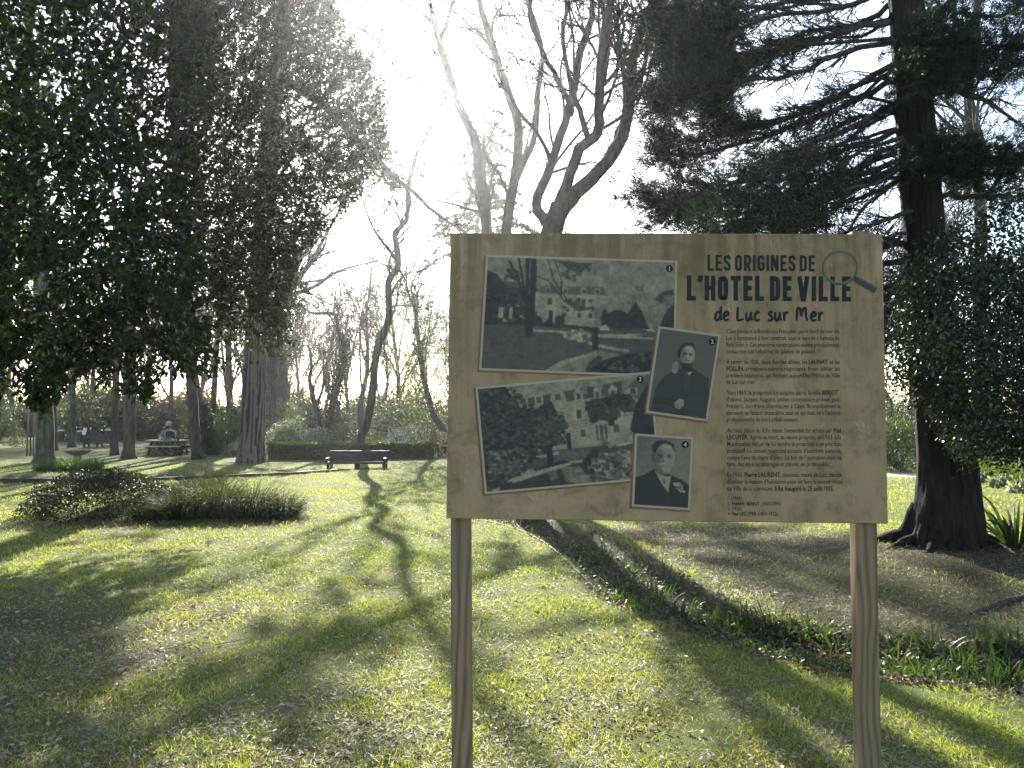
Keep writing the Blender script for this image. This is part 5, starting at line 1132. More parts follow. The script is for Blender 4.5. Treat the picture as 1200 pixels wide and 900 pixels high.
# staked sapling
c = ground_at(35, 534.5); d = c[1]; kx = d / FPX; M['stake'] = plain_mat('stake_wood', (.12, .095, .07), (.22, .18, .13), 14, .85, .2)
t = thing('staked_sapling', 'young sapling tied between two wooden stakes on the sunny lawn', 'sapling', c); w_, tw, tp = MB(), MB(), []
Q = limb_path([c - [0, 0, .1], c + [.02, 0, 1.2], c + [0, 0, 2.6], c + [.05, 0, 4.2]], 14, .01); w_.tube(Q, np.linspace(.035, .01, 14), 6); children([w_, tw], Q, np.linspace(.03, .01, 14), 3.0, 1, dict(BARE, max=3), np.random.default_rng(5), tp, t0=.5, count=12)
w_.build('trunk', M['bark_far'], t); tw.build('crown', M['twig'], t)
for s in (-.105, .12): mb = MB(); mb.tube(np.array([c + [s, 0, -.1], c + [s, 0, 1.62]]), .028, 8); mb.build('stake', M['stake'], t)
mb = MB(); mb.box(c + [.005, -.03, 1.5], (.30, .02, .05)); mb.build('crossbar', M['stake'], t, smooth=False)

# ------------------------------------------------------------------ benches, table, person
M['benchwood'] = plain_mat('dark_bench_wood', (.030, .020, .019), (.060, .040, .037), 12, .6, .4, .2)
M['pale_wood'] = plain_mat('silvered_wood', (.30, .275, .24), (.44, .41, .36), 14, .75, .3, .2)
M['iron'] = plain_mat('black_iron', (.015, .016, .018), (.035, .035, .038), 20, .5, .5)
def bench(label, px0, px1, py, top_py, mat='benchwood', yaw=0.0):
    c = ground_at((px0 + px1) / 2, py); d = c[1]; W = (px1 - px0) * d / FPX; H = at((px0 + px1) / 2, top_py, d)[2] - c[2]
    t = thing('park_bench', label, 'bench', c); t.rotation_euler = (0, 0, yaw); zs = H * .40
    def part(name, cc, size, tilt=0.0): mb = MB(); mb.box(np.array(cc) + c, size, rotx(tilt)); return mb.build(name, M[mat], t, smooth=False)
    n = 4
    for q in range(n): part('seat_slat', (0, -.02 + q * .105, zs + .004 * q), (W, .09, .032))
    nb = 4
    for q in range(nb): part('back_slat', (0, .43 + .03 * q, zs + .07 + (H - zs - .09) * q / (nb - 1)), (W, .028, (H - zs) / nb * .93), -.2)
    part('top_rail', (0, .55, H + .005), (W + .02, .07, .03))
    for x in (-W / 2 + .06, 0, W / 2 - .06):
        part('leg', (x, .0, zs / 2 - .02), (.07, .06, zs - .02)); part('leg', (x, .40, zs / 2 - .02), (.07, .06, zs - .02)); part('seat_rail', (x, .18, zs - .035), (.06, .44, .035))
        part('back_post', (x, .47, zs + (H - zs) * .45), (.06, .05, (H - zs) * 1.0), -.2)
    for x in (-W / 2 + .03, W / 2 - .03): part('armrest', (x, .12, zs + (H - zs) * .42), (.055, .48, .035)); part('arm_post', (x, -.04, zs + (H - zs) * .20), (.05, .05, (H - zs) * .42))
    return t
bench('dark brown slatted park bench on the lawn before the low hedge', 382, 452, 549.5, 530)
bench('distant dark slatted bench near the capped posts', 97, 131, 524.5, 511)
M['capstone'] = plain_mat('pale_cap', (.50, .50, .48), (.66, .65, .62), 10, .7, .3)
def capped(label, px, py, wpx, toppy, dark, name='litter_bin', cat='litter bin', group=None):
    c = ground_at(px, py); d = c[1]; w_ = wpx * d / FPX; H = at(px, toppy, d)[2] - c[2]; t = thing(name, label, cat, c, group)
    mb = MB(); mb.lathe([(w_ * .36, -.05), (w_ * .40, .05), (w_ * .42, H * .8), (w_ * .38, H * .86)], c, 16); mb.build('drum', dark, t)
    mb = MB(); mb.lathe([(w_ * .50, H * .88), (w_ * .52, H * .94), (w_ * .3, H), (0, H * 1.02)], c, 16); mb.build('lid', M['capstone'], t)
    for q in range(3): a = q * 2.1; mb = MB(); mb.tube(np.array([c + [math.cos(a) * w_ * .36, math.sin(a) * w_ * .36, H * .78], c + [math.cos(a) * w_ * .36, math.sin(a) * w_ * .36, H * .92]]), .02, 6); mb.build('bracket', M['iron'], t)
BG = 'distant bins with pale lids'
capped('distant brown bin with a wide pale lid past the thin trunk', 71, 517.5, 8, 503.5, M['benchwood'], group=BG); capped('distant brown bin with a pale lid beside the white sign', 93.5, 518, 7, 504.5, M['benchwood'], group=BG)
capped('distant black bin with a narrow pale lid at the end of the far bench', 126, 520, 6.5, 502.5, M['iron'], group=BG)
c = ground_at(99, 519.5); H = at(99, 501, c[1])[2] - c[2]; t = thing('white_sign', 'small tilted white sign on a post near the far bench', 'sign', c); mb = MB(); mb.tube(np.array([c - [0, 0, .1], c + [0, 0, H * .6]]), .025, 6); mb.build('post', M['iron'], t)
mb = MB(); mb.box(c + [0, -.03, H * .76], (.18, .02, H * .44), roty(.25)); M['white'] = plain_mat('white_paint', (.68, .68, .66), (.8, .8, .78), 6, .6); mb.build('plate', M['white'], t, smooth=False)
# picnic table
c = ground_at(192, 533.5); c[1] += .35; c[2] = gz(c[0], c[1]); PTD = c[1]; tz = at(192, 515.5, PTD)[2] - c[2]
t = thing('picnic_table', 'silvered wooden picnic table with attached seats where a person sits', 'picnic table', c)
def ptb(name, cc, size, rot=None, mat='pale_wood'): mb = MB(); mb.box(np.array(cc) + c, size, rot); return mb.build(name, M[mat], t, smooth=False)
TWd = 34 * PTD / FPX + .25
for q in range(5): ptb('tabletop_plank', (-.02, -.28 + .14 * q, tz - .02), (TWd, .13, .04))
for s in (-1, 1):
    for q in range(2): ptb('seat_plank', (-.1, s * (.60 + .14 * q), tz * .60), (TWd + .25, .13, .038))
    x = s * TWd * .36
    for e in (-1, 1): ptb('leg', (x, e * .42, tz * .47), (.045, .09, tz * 1.08), rotx(e * .52), 'benchwood')
    ptb('cross_beam', (x + .05, 0, tz * .55), (.045, 1.56, .09), None, 'benchwood'); ptb('top_beam', (x + .05, 0, tz - .085), (.045, .62, .08), None, 'benchwood')
# seated person facing the camera on the far seat
pc = np.array([at(189, 515, PTD)[0], PTD + .66, c[2]]); sz = tz * .60 + .02; M['jacket'] = plain_mat('beige_jacket', (.24, .215, .19), (.34, .31, .275), 14, .9, .2, .3)
M['skin'] = plain_mat('skin', (.40, .25, .18), (.48, .31, .23), 10, .55, .4); M['hair'] = plain_mat('dark_hair', (.02, .014, .01), (.045, .03, .022), 40, .6); M['trouser'] = plain_mat('dark_trousers', (.02, .022, .03), (.04, .042, .05), 20, .85, .2); M['cap'] = plain_mat('pale_cap_cloth', (.42, .40, .37), (.52, .50, .46), 20, .9, .2)
per = thing('person', 'person in a beige jacket and pale cap sitting at the picnic table', 'person', pc)
def skin_obj(name, nodes, edges, mat, parent, sub=2):
    me = bpy.data.meshes.new(name); me.from_pydata([tuple(float(q) for q in p[:3]) for p in nodes], edges, []); ob = bpy.data.objects.new(name, me); sc.collection.objects.link(ob)
    md = ob.modifiers.new('s', 'SKIN'); sv = me.skin_vertices[0].data
    for q, p in zip(sv, nodes): q.radius = (p[3], p[4] if len(p) > 4 else p[3]); q.use_loose = False
    sv[0].use_root = True; s2 = ob.modifiers.new('u', 'SUBSURF'); s2.levels = sub; s2.render_levels = sub
    bpy.context.view_layer.update(); dg = bpy.context.evaluated_depsgraph_get(); nm = bpy.data.meshes.new_from_object(ob.evaluated_get(dg)); 
    bpy.data.objects.remove(ob); bpy.data.meshes.remove(me); nm.name = name; nm.materials.clear(); nm.materials.append(mat)
    for p in nm.polygons: p.use_smooth = True
    ob = bpy.data.objects.new(name, nm); sc.collection.objects.link(ob); ob.parent = parent; return ob
s = sz; dt = tz - sz   # seat height; table above it
nodes = [(0, 0, s + .10, .15, .12), (0, .0, s + .28, .13, .10), (0, -.02, s + .46, .16, .11), (0, -.02, s + .54, .07), (0, -.04, s + .62, .055), (0, -.06, s + .72, .085, .095), (0, -.06, s + .82, .07, .08),
         (.20, -.02, s + .50, .055), (.27, -.10, s + .27, .045), (.12, -.36, tz + .05, .033), (.05, -.42, tz + .04, .03),
         (-.20, -.02, s + .50, .055), (-.27, -.10, s + .27, .045), (-.12, -.36, tz + .05, .033), (-.05, -.42, tz + .04, .03),
         (.10, -.02, s + .08, .09), (.13, -.42, s + .06, .065), (.13, -.46, .12, .045), (.13, -.58, .05, .04), (-.10, -.02, s + .08, .09), (-.13, -.42, s + .06, .065), (-.13, -.46, .12, .045), (-.13, -.58, .05, .04)]
E_ = [(0, 1), (1, 2), (2, 3), (3, 4), (4, 5), (5, 6), (2, 7), (7, 8), (8, 9), (9, 10), (2, 11), (11, 12), (12, 13), (13, 14), (0, 15), (15, 16), (16, 17), (17, 18), (0, 19), (19, 20), (20, 21), (21, 22)]
for sgn, hub in ((1, 10), (-1, 14)):
    for f in range(5):
        b_ = len(nodes); x0 = sgn * .05 - sgn * .02 * (f - 1.5); nodes += [(x0 if f < 4 else sgn * .10, -.46 if f < 4 else -.43, tz + .045, .010), (x0 - sgn * .005 if f < 4 else sgn * .11, -.50 if f < 4 else -.46, tz + .03, .009)]; E_ += [(hub, b_), (b_, b_ + 1)]
body = skin_obj('body', nodes, E_, M['skin'], per)
jn = [(0, 0, s + .05, .18, .15), (0, .0, s + .26, .17, .13), (0, -.02, s + .46, .19, .13), (0, -.02, s + .555, .085), (.21, -.02, s + .49, .075), (.285, -.10, s + .27, .062), (.13, -.345, tz + .06, .045), (-.21, -.02, s + .49, .075), (-.285, -.10, s + .27, .062), (-.13, -.345, tz + .06, .045)]
jk = skin_obj('jacket', jn, [(0, 1), (1, 2), (2, 3), (2, 4), (4, 5), (5, 6), (2, 7), (7, 8), (8, 9)], M['jacket'], per)
tn_ = [(0, 0, s + .10, .16, .14), (.10, -.02, s + .085, .10), (.13, -.43, s + .065, .075), (.13, -.46, .14, .058), (-.10, -.02, s + .085, .10), (-.13, -.43, s + .065, .075), (-.13, -.46, .14, .058)]
skin_obj('trousers', tn_, [(0, 1), (1, 2), (2, 3), (0, 4), (4, 5), (5, 6)], M['trouser'], per)
mb = MB(); hc = pc + [0, -.055, s + .79]; pr = [(.105 * math.cos(q), .11 * math.sin(q)) for q in np.linspace(0, 1.5, 7)]; mb.lathe(pr, hc, 18); mb.tube(np.array([hc + [0, -.07, .0], hc + [0, -.16, -.012]]), [.07, .055], 10); mb.build('cap', M['cap'], per)
mb = MB(); hb_ = pc + [0, -.115, s + .665]; mb.lathe([(.03, -.07), (.065, -.04), (.078, 0), (.07, .035)], hb_, 14); mb.build('beard', M['hair'], per)
mb = MB(); mb.lathe([(.012, -.025), (.016, 0), (.006, .02)], pc + [0, -.16, s + .725], 8); mb.build('nose', M['skin'], per)
for sx in (-1, 1):
    mb = MB(); mb.lathe([(.0, -.012), (.012, 0), (.0, .012)], pc + [sx * .034, -.146, s + .755], 8); mb.build('eye', M['hair'], per)
    mb = MB(); mb.lathe([(.008, -.03), (.018, 0), (.008, .03)], pc + [sx * .095, -.055, s + .735], 8); mb.build('ear', M['skin'], per)
# backpack on the table
bp = np.array([at(198, 515, PTD)[0], PTD + .12, c[2] + tz]); t2_ = thing('backpack', 'dark rounded backpack standing on the picnic table beside the person', 'backpack', bp)
mb = MB(); k = 20; aa = np.linspace(0, 2 * math.pi, k + 1)[:-1]
prof = np.stack([.15 * np.sign(np.cos(aa)) * np.abs(np.cos(aa)) ** .6, .175 + .175 * np.sign(np.sin(aa)) * np.abs(np.sin(aa)) ** .7], -1)
ring = []; 
for yy, sc_ in ((-.11, .75), (-.09, .93), (-.03, 1), (.05, 1), (.09, .93), (.10, .8)): ring.append(np.column_stack([prof[:, 0] * sc_, np.full(k, yy), (prof[:, 1] - .175) * sc_ + .175]))
V = np.concatenate(ring) + bp; n = 6; i = np.arange(n - 1)[:, None] * k; j = np.arange(k)[None]; j2 = (j + 1) % k
mb.add(V, [np.stack([i + j, i + j2, i + k + j2, i + k + j], -1).reshape(-1, 4), np.array([[q for q in range(k)][::-1]]), np.array([[(n - 1) * k + q for q in range(k)]])]); mb.build('bag', M['trouser'], t2_)
mb = MB(); mb.tube(np.array([bp + [.125 * math.cos(q), -.02, .21 + .16 * math.sin(q)] for q in np.linspace(.2, 2.94, 12)]), .012, 6); mb.build('piping', M['cap'], t2_)
mb = MB(); mb.box(bp + [0, -.115, .12], (.17, .035, .13)); mb.build('pocket', M['iron'], t2_, smooth=False)
# ------------------------------------------------------------------ distant wood: a few kinds, each tree an individual
rgw = np.random.default_rng(140); protos = []
for q in range(5):
    rg = np.random.default_rng(141 + q); t = thing('woodland_tree', 'x', 'tree', (0, 0, 0), 'bare trees of the distant wood'); wood, twig, tips = MB(), MB(), []
    cfg = dict(BARE, max=4, rmin=.015, k=[7, 5, 3, 3, 3], nc=[7, 6, 5, 4, 0], seg=[6, 5, 4, 3, 2], up=[.06, .10, .06, .04, 0]); H = 6.0
    P = limb_path([(0, 0, -.2), (rg.normal() * .15, rg.normal() * .15, 2.0), (rg.normal() * .4, rg.normal() * .4, 4.2), (rg.normal() * .6, rg.normal() * .6, 7.5)], 12); rad = np.linspace(.20, .08, 12); wood.tube(P, rad, 8, cap=False)
    children([wood, twig], P, rad * .8, 7.5, 0, cfg, rg, tips, t0=.30, count=9)
    wood.build('trunk', M['bark_far'], t); twig.build('crown', M['twig'], t); protos.append(t)
spots = []
for (x0, x1, d0, d1, n) in ((-60, 330, 46, 62, 14), (320, 620, 44, 62, 13), (-80, 620, 62, 85, 18), (640, 1200, 34, 60, 13), (700, 1260, 60, 85, 8)):
    for q in range(n): spots.append((x0 + (x1 - x0) * (q + rgw.uniform(.1, .9)) / n, rgw.uniform(d0, d1)))
for q, (px, d) in enumerate(spots):
    p = at(px, 485, d); p[2] = gz(p[0], p[1]); s = rgw.uniform(.75, 1.05) if 330 < px < 620 else rgw.uniform(.85, 1.25)
    lab = 'leafless tree of the hazy wood beyond ' + ('the picnic table and lawn trunks' if px < 320 else 'the low hedge and the dark bench' if px < 520 else 'the information board' if px < 1040 else 'the big conifer')
    if q < 5:
        o = protos[q]; o.location = tuple(p); o.rotation_euler = (0, 0, rgw.uniform(0, 6.28)); o.scale = (s, s, s); o['label'] = lab
    else: dup(protos[q % 5], p, rgw.uniform(0, 6.28), (s * rgw.uniform(.85, 1.15), s, s), lab)
# evergreen undergrowth closing the view
kinds = []
for q in range(3):
    rg = np.random.default_rng(150 + q); t = thing('undergrowth_bush', 'x', 'bush', (0, 0, 0), 'evergreen undergrowth under the distant trees'); l_ = MB(); w_ = MB(); stems(w_, (0, 0, 0), 1.6, 1.4, 2.2, 16, rg, .03)
    leaf_shell(l_, np.zeros(3), 2.0, 1.6, 2.7, 5200, .17, .6, ((.022, .036, .018), (.035, .045, .02), (.028, .04, .03))[q], (.06, .07, .04), rg, LEAF4, .9, fill=.6)
    w_.build('stems', M['twig'], t); o = l_.build('foliage', M['shrub'], t); o['kind'] = 'stuff'; kinds.append(t)
bs = []
for (x0, x1, d0, d1, n, s0, s1) in ((-80, 330, 44, 56, 15, .7, 1.15), (330, 640, 46, 58, 12, .7, 1.15), (-100, 640, 62, 80, 18, 1.1, 1.7), (620, 1240, 40, 60, 15, .8, 1.3)):
    for q in range(n): bs.append((x0 + (x1 - x0) * (q + rgw.uniform(0, 1)) / n, rgw.uniform(d0, d1), rgw.uniform(s0, s1)))
for q, (px, d, s) in enumerate(bs):
    p = at(px, 485, d); p[2] = gz(p[0], p[1]) - .05; lab = 'dark evergreen bush of the hazy undergrowth beyond ' + ('the picnic table and lawn trunks' if px < 320 else 'the low hedge and the dark bench' if px < 520 else 'the information board' if px < 1040 else 'the big conifer')
    if q < 3: o = kinds[q]; o.location = tuple(p); o.scale = (s, s, s); o.rotation_euler = (0, 0, rgw.uniform(0, 6.28)); o['label'] = lab
    else: dup(kinds[q % 3], p, rgw.uniform(0, 6.28), (s * rgw.uniform(.8, 1.4), s, s * rgw.uniform(.8, 1.15)), lab)
# pale garden wall glimpsed at the right of the hedge
M['render'] = plain_mat('pale_wall', (.42, .36, .31), (.55, .48, .42), 4, .9, .2)
p0 = at(455, 500, 43); p1 = at(640, 500, 43)
t = thing('garden_wall', 'pale pinkish garden wall with coping glimpsed past the hedge end', 'wall', ((p0[0] + p1[0]) / 2, 43, gz(0, 43))); mb = MB(); mb.box((((p0[0] + p1[0]) / 2), 43, .28), (p1[0] - p0[0], .25, .85)); mb.build('wall_face', M['render'], t, smooth=False)
mb = MB(); mb.box((((p0[0] + p1[0]) / 2), 43, .74), (p1[0] - p0[0] + .1, .36, .09)); mb.build('coping', M['stone'], t, smooth=False)
# right-hand planting past the gravel path
shrub('garden_shrub', 'dense green shrub with strappy leaves beyond the gravel path by the board', behind(1052, 553, 21.5), 1.0, .8, 1.35, 5200, .13, .22, (.035, .055, .02), (.07, .09, .03), 160, rough=.5)
shrub('garden_shrub', 'tall dark shrub behind the strappy shrub and pale trunk', behind(1040, 545, 25), 1.6, 1.2, 2.3, 5200, .10, .5, (.03, .045, .02), (.07, .09, .04), 161, rough=.6)
rg = np.random.default_rng(162); RB = 'border plants beyond the gravel path'
for q, (px, py, n, h, base, lab) in enumerate([(1150, 562, 260, .50, (.10, .13, .03), 'upright yellow-green sword-leaved clump nearest the conifer trunk in the border'), (1172, 566, 280, .55, (.09, .125, .03), 'yellow-green sword-leaved clump in the middle of the border'), (1196, 570, 280, .60, (.085, .12, .03), 'taller yellow-green sword-leaved clump at the far end of the border'), (1225, 574, 260, .5, (.085, .12, .03), 'green sword-leaved clump past the border end')]):
    c = ground_at(px, py); c[1] += .5; c[2] = gz(c[0], c[1]); t = thing('iris_clump', lab, 'plant clump', c, RB); mb = MB(); P = c + np.stack([rg.normal(size=n) * .20, rg.normal(size=n) * .18, np.zeros(n)], -1)
    blades(mb, P, rg.normal(size=(n, 3)) * .28 + [0, 0, 1], h * rg.uniform(.5, 1.2, n), rg.uniform(.012, .022, n), rg.uniform(.0, .5, n), base, rg, 4); o = mb.build('leaves', M['strap'], t); o['kind'] = 'stuff'
for q, (px, py, lab) in enumerate([(1152, 566, 'silver-leaved low plant edging the border by the conifer trunk'), (1174, 571, 'silver-leaved low plant in the middle of the border edge'), (1198, 577, 'silver-leaved low plant spilling at the end of the border edge')]):
    c = ground_at(px, py); shrub('silver_plant', lab, c, .28, .22, .22, 420, .10, .45, (.10, .12, .09), (.34, .36, .32), 170 + q, rough=.5, group='silver edging plants', cat='plant')
# strappy plant at the conifer's foot: every leaf a part
rg = np.random.default_rng(180); c = on_ground(CYP[0] + .62, CYP[1] - .15); t = thing('strap_leaved_plant', 'dark strap-leaved plant fanning out at the foot of the big conifer', 'plant', c)
def leaf_part(parent, P, D, L, W, droop, base, rg, seg=7):
    mb = MB(); blades(mb, np.array([P]), np.array([D]), np.array([L]), np.array([W]), np.array([droop]), base, rg, seg); return mb.build('leaf', M['strap'], parent)
for q in range(46):
    a = rg.uniform(0, 6.28); f = rg.uniform(.15, 1.0); leaf_part(t, c + [math.cos(a) * .07, math.sin(a) * .07, 0], [math.cos(a) * f, math.sin(a) * f, 1.0], rg.uniform(.45, .75), rg.uniform(.028, .042), rg.uniform(.1, .8), (.022, .042, .014), rg)
# root snaking over the litter
mb = MB(); P = [ground_at(x, y) + [0, 0, .01] for x, y in ((1245, 690), (1205, 701), (1180, 706), (1160, 713), (1142, 719), (1130, 722))]; P[-1][2] -= .03
mb.tube(limb_path(P, 20, .004), np.linspace(.035, .012, 20), 7); o = mb.build('tree_root', M['bark_bare']); tag(o, 'bare surface root snaking over the needle litter beside the conifer', 'root')

# ------------------------------------------------------------------ planting strip
rg = np.random.default_rng(190)
# thin timber edging along the lawn side
E1 = [(700, 694), (690, 683), (672, 666), (655, 650), (636, 636), (610, 622), (580, 613), (555, 609)]
P = np.array([ground_at(x, y) for x, y in E1]); P = spline(P, 40); P[:, 2] = gh0(P[:, 0], P[:, 1]) + .005
def edging(P, label):
    mb = MB(); n = len(P); t_ = unit(np.gradient(P, axis=0)); s_ = np.stack([-t_[:, 1], t_[:, 0], 0 * t_[:, 0]], -1) * .011
    top = P + [0, 0, .006]; V = np.stack([P - s_ - [0, 0, .12], top - s_, top + s_, P + s_ - [0, 0, .12]], 1).reshape(-1, 3); i = np.arange(n - 1)[:, None] * 4; j = np.arange(3)[None]
    mb.add(V, (np.stack([i + j, i + j + 1, i + 4 + j + 1, i + 4 + j], -1)).reshape(-1, 4)); o = mb.build('lawn_edging', M['stake'], smooth=False); return tag(o, label, 'edging', 'thin wooden lawn edgings')
edging(P, 'thin curving wooden edging between the lawn and the planted strip')
P = spline(np.array([ground_at(x, y) for x, y in ((420, 608.5), (450, 608), (482, 608.5), (520, 608))]), 16); P[:, 2] = gh0(P[:, 0], P[:, 1]) - .004; edging(P, 'straight remnant of wooden edging sunk in the lawn near the left post')
# dark timber step along the far lawn
P = spline(np.array([[*flat_at(x, y), 0] for x, y in ((-330, 568.5), (-60, 567), (60, 566), (180, 563), (260, 559.5), (335, 556), (395, 552))]), 60); n = len(P); zb = gh0(P[:, 0], P[:, 1]); hh = np.linspace(.13, .035, n)
mb = MB(); F_ = np.array([[0, -.02, -.12], [0, -.02, 0], [0, .06, 0], [0, .06, -.12]]); V = P[:, None] + F_[None]; V[:, :, 2] = zb[:, None] + np.where(F_[None, :, 2] < -.05, -.10, hh[:, None]); i = np.arange(n - 1)[:, None] * 4; j = np.arange(3)[None]
mb.add(V.reshape(-1, 3), np.stack([i + j, i + j + 1, i + 4 + j + 1, i + 4 + j], -1).reshape(-1, 4)); o = mb.build('timber_edging', M['benchwood'], smooth=False); tag(o, 'dark low timber edging crossing the lawn behind the shrub mound', 'edging')
# clumps of bulb leaves
BC = 'clumps of bulb leaves in the planted strip'
near = [(745, 672, 'upright clump of bulb leaves beside the curving wooden edging'), (728, 690, 'small clump with yellowing leaves close by the curving edging'), (706, 660, 'clump of bulb leaves past the bend of the wooden edging'), (796, 722, 'lone bright clump at the lawn edge of the planted strip'), (830, 730, 'sprawling clump next to the lone bright clump'),
        (868, 738, 'full clump in the widest part of the planted strip'), (905, 735, 'tall clump near the needle litter in the planted strip'), (770, 700, 'short clump on the bare soil of the planted strip'), (955, 752, 'clump half hidden by the right post on its board-middle side'), (985, 768, 'leafy clump touching the right post outline'),
        (1045, 772, 'lush clump just past the right post'), (1068, 790, 'low lush clump at the lawn edge past the right post'), (1090, 768, 'clump with arching leaves past the right post'), (1150, 758, 'bright upright clump near the surface root'), (1125, 785, 'flattened clump between lush clump and surface root'), (1180, 795, 'straggling clump at the end of the planted strip'), (1195, 770, 'sparse clump below the surface root')]
for px, py, lab in near:
    c = ground_at(px, py); t = thing('bulb_clump', lab, 'plant clump', c, BC); n = int(rg.integers(16, 26)); h = rg.uniform(.13, .23)
    for q in range(n):
        a = rg.uniform(0, 6.28); f = rg.uniform(.1, 1.1); leaf_part(t, c + [math.cos(a) * rg.uniform(0, .14), math.sin(a) * rg.uniform(0, .12), -.01], [math.cos(a) * f, math.sin(a) * f, 1.0], h * rg.uniform(.6, 1.25), rg.uniform(.012, .020), rg.uniform(.1, 1.0), (.045, .075, .022) if rg.random() < .88 else (.10, .095, .035), rg, 4)
mb = MB(); n = 4200; px = rg.uniform(575, 1300, n * 3); py = rg.uniform(606, 822, n * 3); g = np.array([flat_at(a, b) for a, b in zip(px, py)]); dB = dist_poly(g[:, 0], g[:, 1], BED)
ok = (dB < -.05) & (fbm(g[:, 0], g[:, 1], .55, 8) > .47); g = g[ok][:n]; P = np.column_stack([g, gh(g[:, 0], g[:, 1]) - .005]); n = len(P)
P = P + np.stack([rg.normal(size=n) * .05, rg.normal(size=n) * .05, 0 * P[:, 0]], -1)
blades(mb, P, rg.normal(size=(n, 3)) * .35 + [0, 0, 1], rg.uniform(.06, .19, n), rg.uniform(.006, .013, n), rg.uniform(.2, 1.2, n), (.042, .068, .02), rg, 4)
n = 22000; px = rg.uniform(560, 1300, n); py = rg.uniform(604, 825, n); g = np.array([flat_at(a, b) for a, b in zip(px, py)]); g = g[(dist_poly(g[:, 0], g[:, 1], BED) < .02) & (fbm(g[:, 0], g[:, 1], .35, 12) > .44)]; P = np.column_stack([g, gh(g[:, 0], g[:, 1]) + rg.uniform(.005, .06, len(g))]); n = len(P)
leaves(mb, P, rdir(n, .1, rg), rdir(n, 1.2, rg), rg.uniform(.02, .05, n), rg.uniform(.015, .03, n), LEAF4, colvar(n, (.03, .048, .018), .5, (.06, .08, .03), rg))
o = mb.build('ground_cover', M['strap']); tag(o, 'low leafy ground cover filling the planted strip', 'ground cover', kind='stuff')

# ------------------------------------------------------------------ lawn
rg = np.random.default_rng(200)
def field(n, d0, d1, power, x_lo=-80, x_hi=1280):
    d = (d0 ** (1 - power) + rg.random(n) * (d1 ** (1 - power) - d0 ** (1 - power))) ** (1 / (1 - power)); px = rg.uniform(x_lo, x_hi, n)
    x = (px - 600) / FPX * d; return x, d
x, y = field(370000, 2.7, 24, 1.35); dB = bed_d(x, y); dL = dist_poly(x, y, LIT); lf = sm(7.6 - y, 0, 2.2) * sm(-x, .9, 3.2) * np.clip(fbm(x, y, .8, 7) * 1.9 - .35, 0, 1)
dens = (dB > .02) & (dist_poly(x, y, PATH_L) > 0) & (dist_poly(x, y, PATH_R) > 0) & (np.hypot(x - CYP[0], y - CYP[1]) > .6)
thin = np.clip(.25 + 1.5 * (fbm(x, y, .35, 1) - .28), .12, 1) * np.where(dL < 0, np.clip(.3 * fbm(x, y, .5, 44) * 2 + .9 * (1 - sm(-dL, 0, .7)), .06, 1), 1) * (1 - .78 * lf)
ok = dens & (rg.random(len(x)) < thin); x, y = x[ok], y[ok]; n = len(x); sc_ = np.clip(y / 6, .8, 2.6)
P = np.column_stack([x, y, gh(x, y) - .004]); D = np.column_stack([rg.normal(size=n) * .7, rg.normal(size=n) * .7, np.ones(n) * .75])
big_n = fbm(x, y, 1.6, 4)[:, None]; c0 = np.array([.072, .104, .020]) * (1 - big_n) * 1.25 + np.array([.15, .158, .042]) * big_n * 1.1
c0 = c0 * rg.uniform(.95, 1.85, (n, 1)); dry = rg.random(n) < .12; c0[dry] = np.array([.21, .19, .12]) * rg.uniform(.6, 1.2, (dry.sum(), 1))
gm = MB(); leaves(gm, P, D, rg.normal(size=(n, 3)) * .6 + [0, 0, .3], rg.uniform(.020, .055, n) * sc_ ** .45 * np.clip(.45 + 2.0 * (fbm(x, y, .22, 61) - .25), .4, 1.8), rg.uniform(.003, .0055, n) * sc_, BLADE, c0)
o = gm.build('lawn_grass', M['grass']); tag(o, 'short winter lawn grass', 'grass', kind='stuff')
# dry clippings and fallen leaves
x, y = field(110000, 2.7, 14, 1.45); dB = dist_poly(x, y, BED); pr = np.clip(2.4 * (fbm(x, y, .45, 21) - .40) + .25 * sm(-x, 1, 3.5) * sm(7.5 - y, 0, 2), .05, 1); ok = (dB > 0) & (rg.random(len(x)) < pr); x, y = x[ok], y[ok]; n = len(x)
P = np.column_stack([x, y, gh(x, y) + rg.uniform(.012, .035, n)]); D = np.column_stack([rg.normal(size=(n, 2)), rg.normal(size=n) * .25]); sc_ = np.clip(y / 6, .8, 2)
dm = MB(); leaves(dm, P, D, rg.normal(size=(n, 3)) * .3 + [0, 0, 1], rg.uniform(.02, .065, n), rg.uniform(.002, .0045, n) * sc_, BLADE, colvar(n, (.36, .32, .22), .45, (.15, .11, .07), rg))
o = dm.build('dry_grass', M['dry']); tag(o, 'pale dry grass clippings strewn over the lawn', 'dry grass', kind='stuff')
x, y = field(26000, 2.7, 13, 1.3); pr = np.clip(.12 + 2.0 * (fbm(x, y, .7, 31) - .42) + .5 * sm(-x, .5, 3.5) * sm(8 - y, 0, 2), .04, 1) * np.where(dist_poly(x, y, LIT) < 0, .6, 1); ok = (rg.random(len(x)) < pr); x, y = x[ok], y[ok]; n = len(x)
P = np.column_stack([x, y, gh(x, y) + rg.uniform(.006, .028, n)]); D = np.column_stack([rg.normal(size=(n, 2)), rg.normal(size=n) * .2]); ll = rg.uniform(.014, .042, n)
fm = MB(); leaves(fm, P, D, rg.normal(size=(n, 3)) * .45 + [0, 0, 1], ll, ll * rg.uniform(.3, .6, n), CURL, colvar(n, (.16, .105, .06), .45, (.42, .38, .30), rg))
o = fm.build('fallen_leaves', M['dry']); tag(o, 'curled brown and pale leaves lying on the lawn', 'leaf litter', kind='stuff')
x, y = field(42000, 3.4, 13, 1.2, 640, 1290); ok = (dist_poly(x, y, LIT) < .15) & (np.hypot(x - CYP[0], y - CYP[1]) > .35); x, y = x[ok], y[ok]; n = len(x)
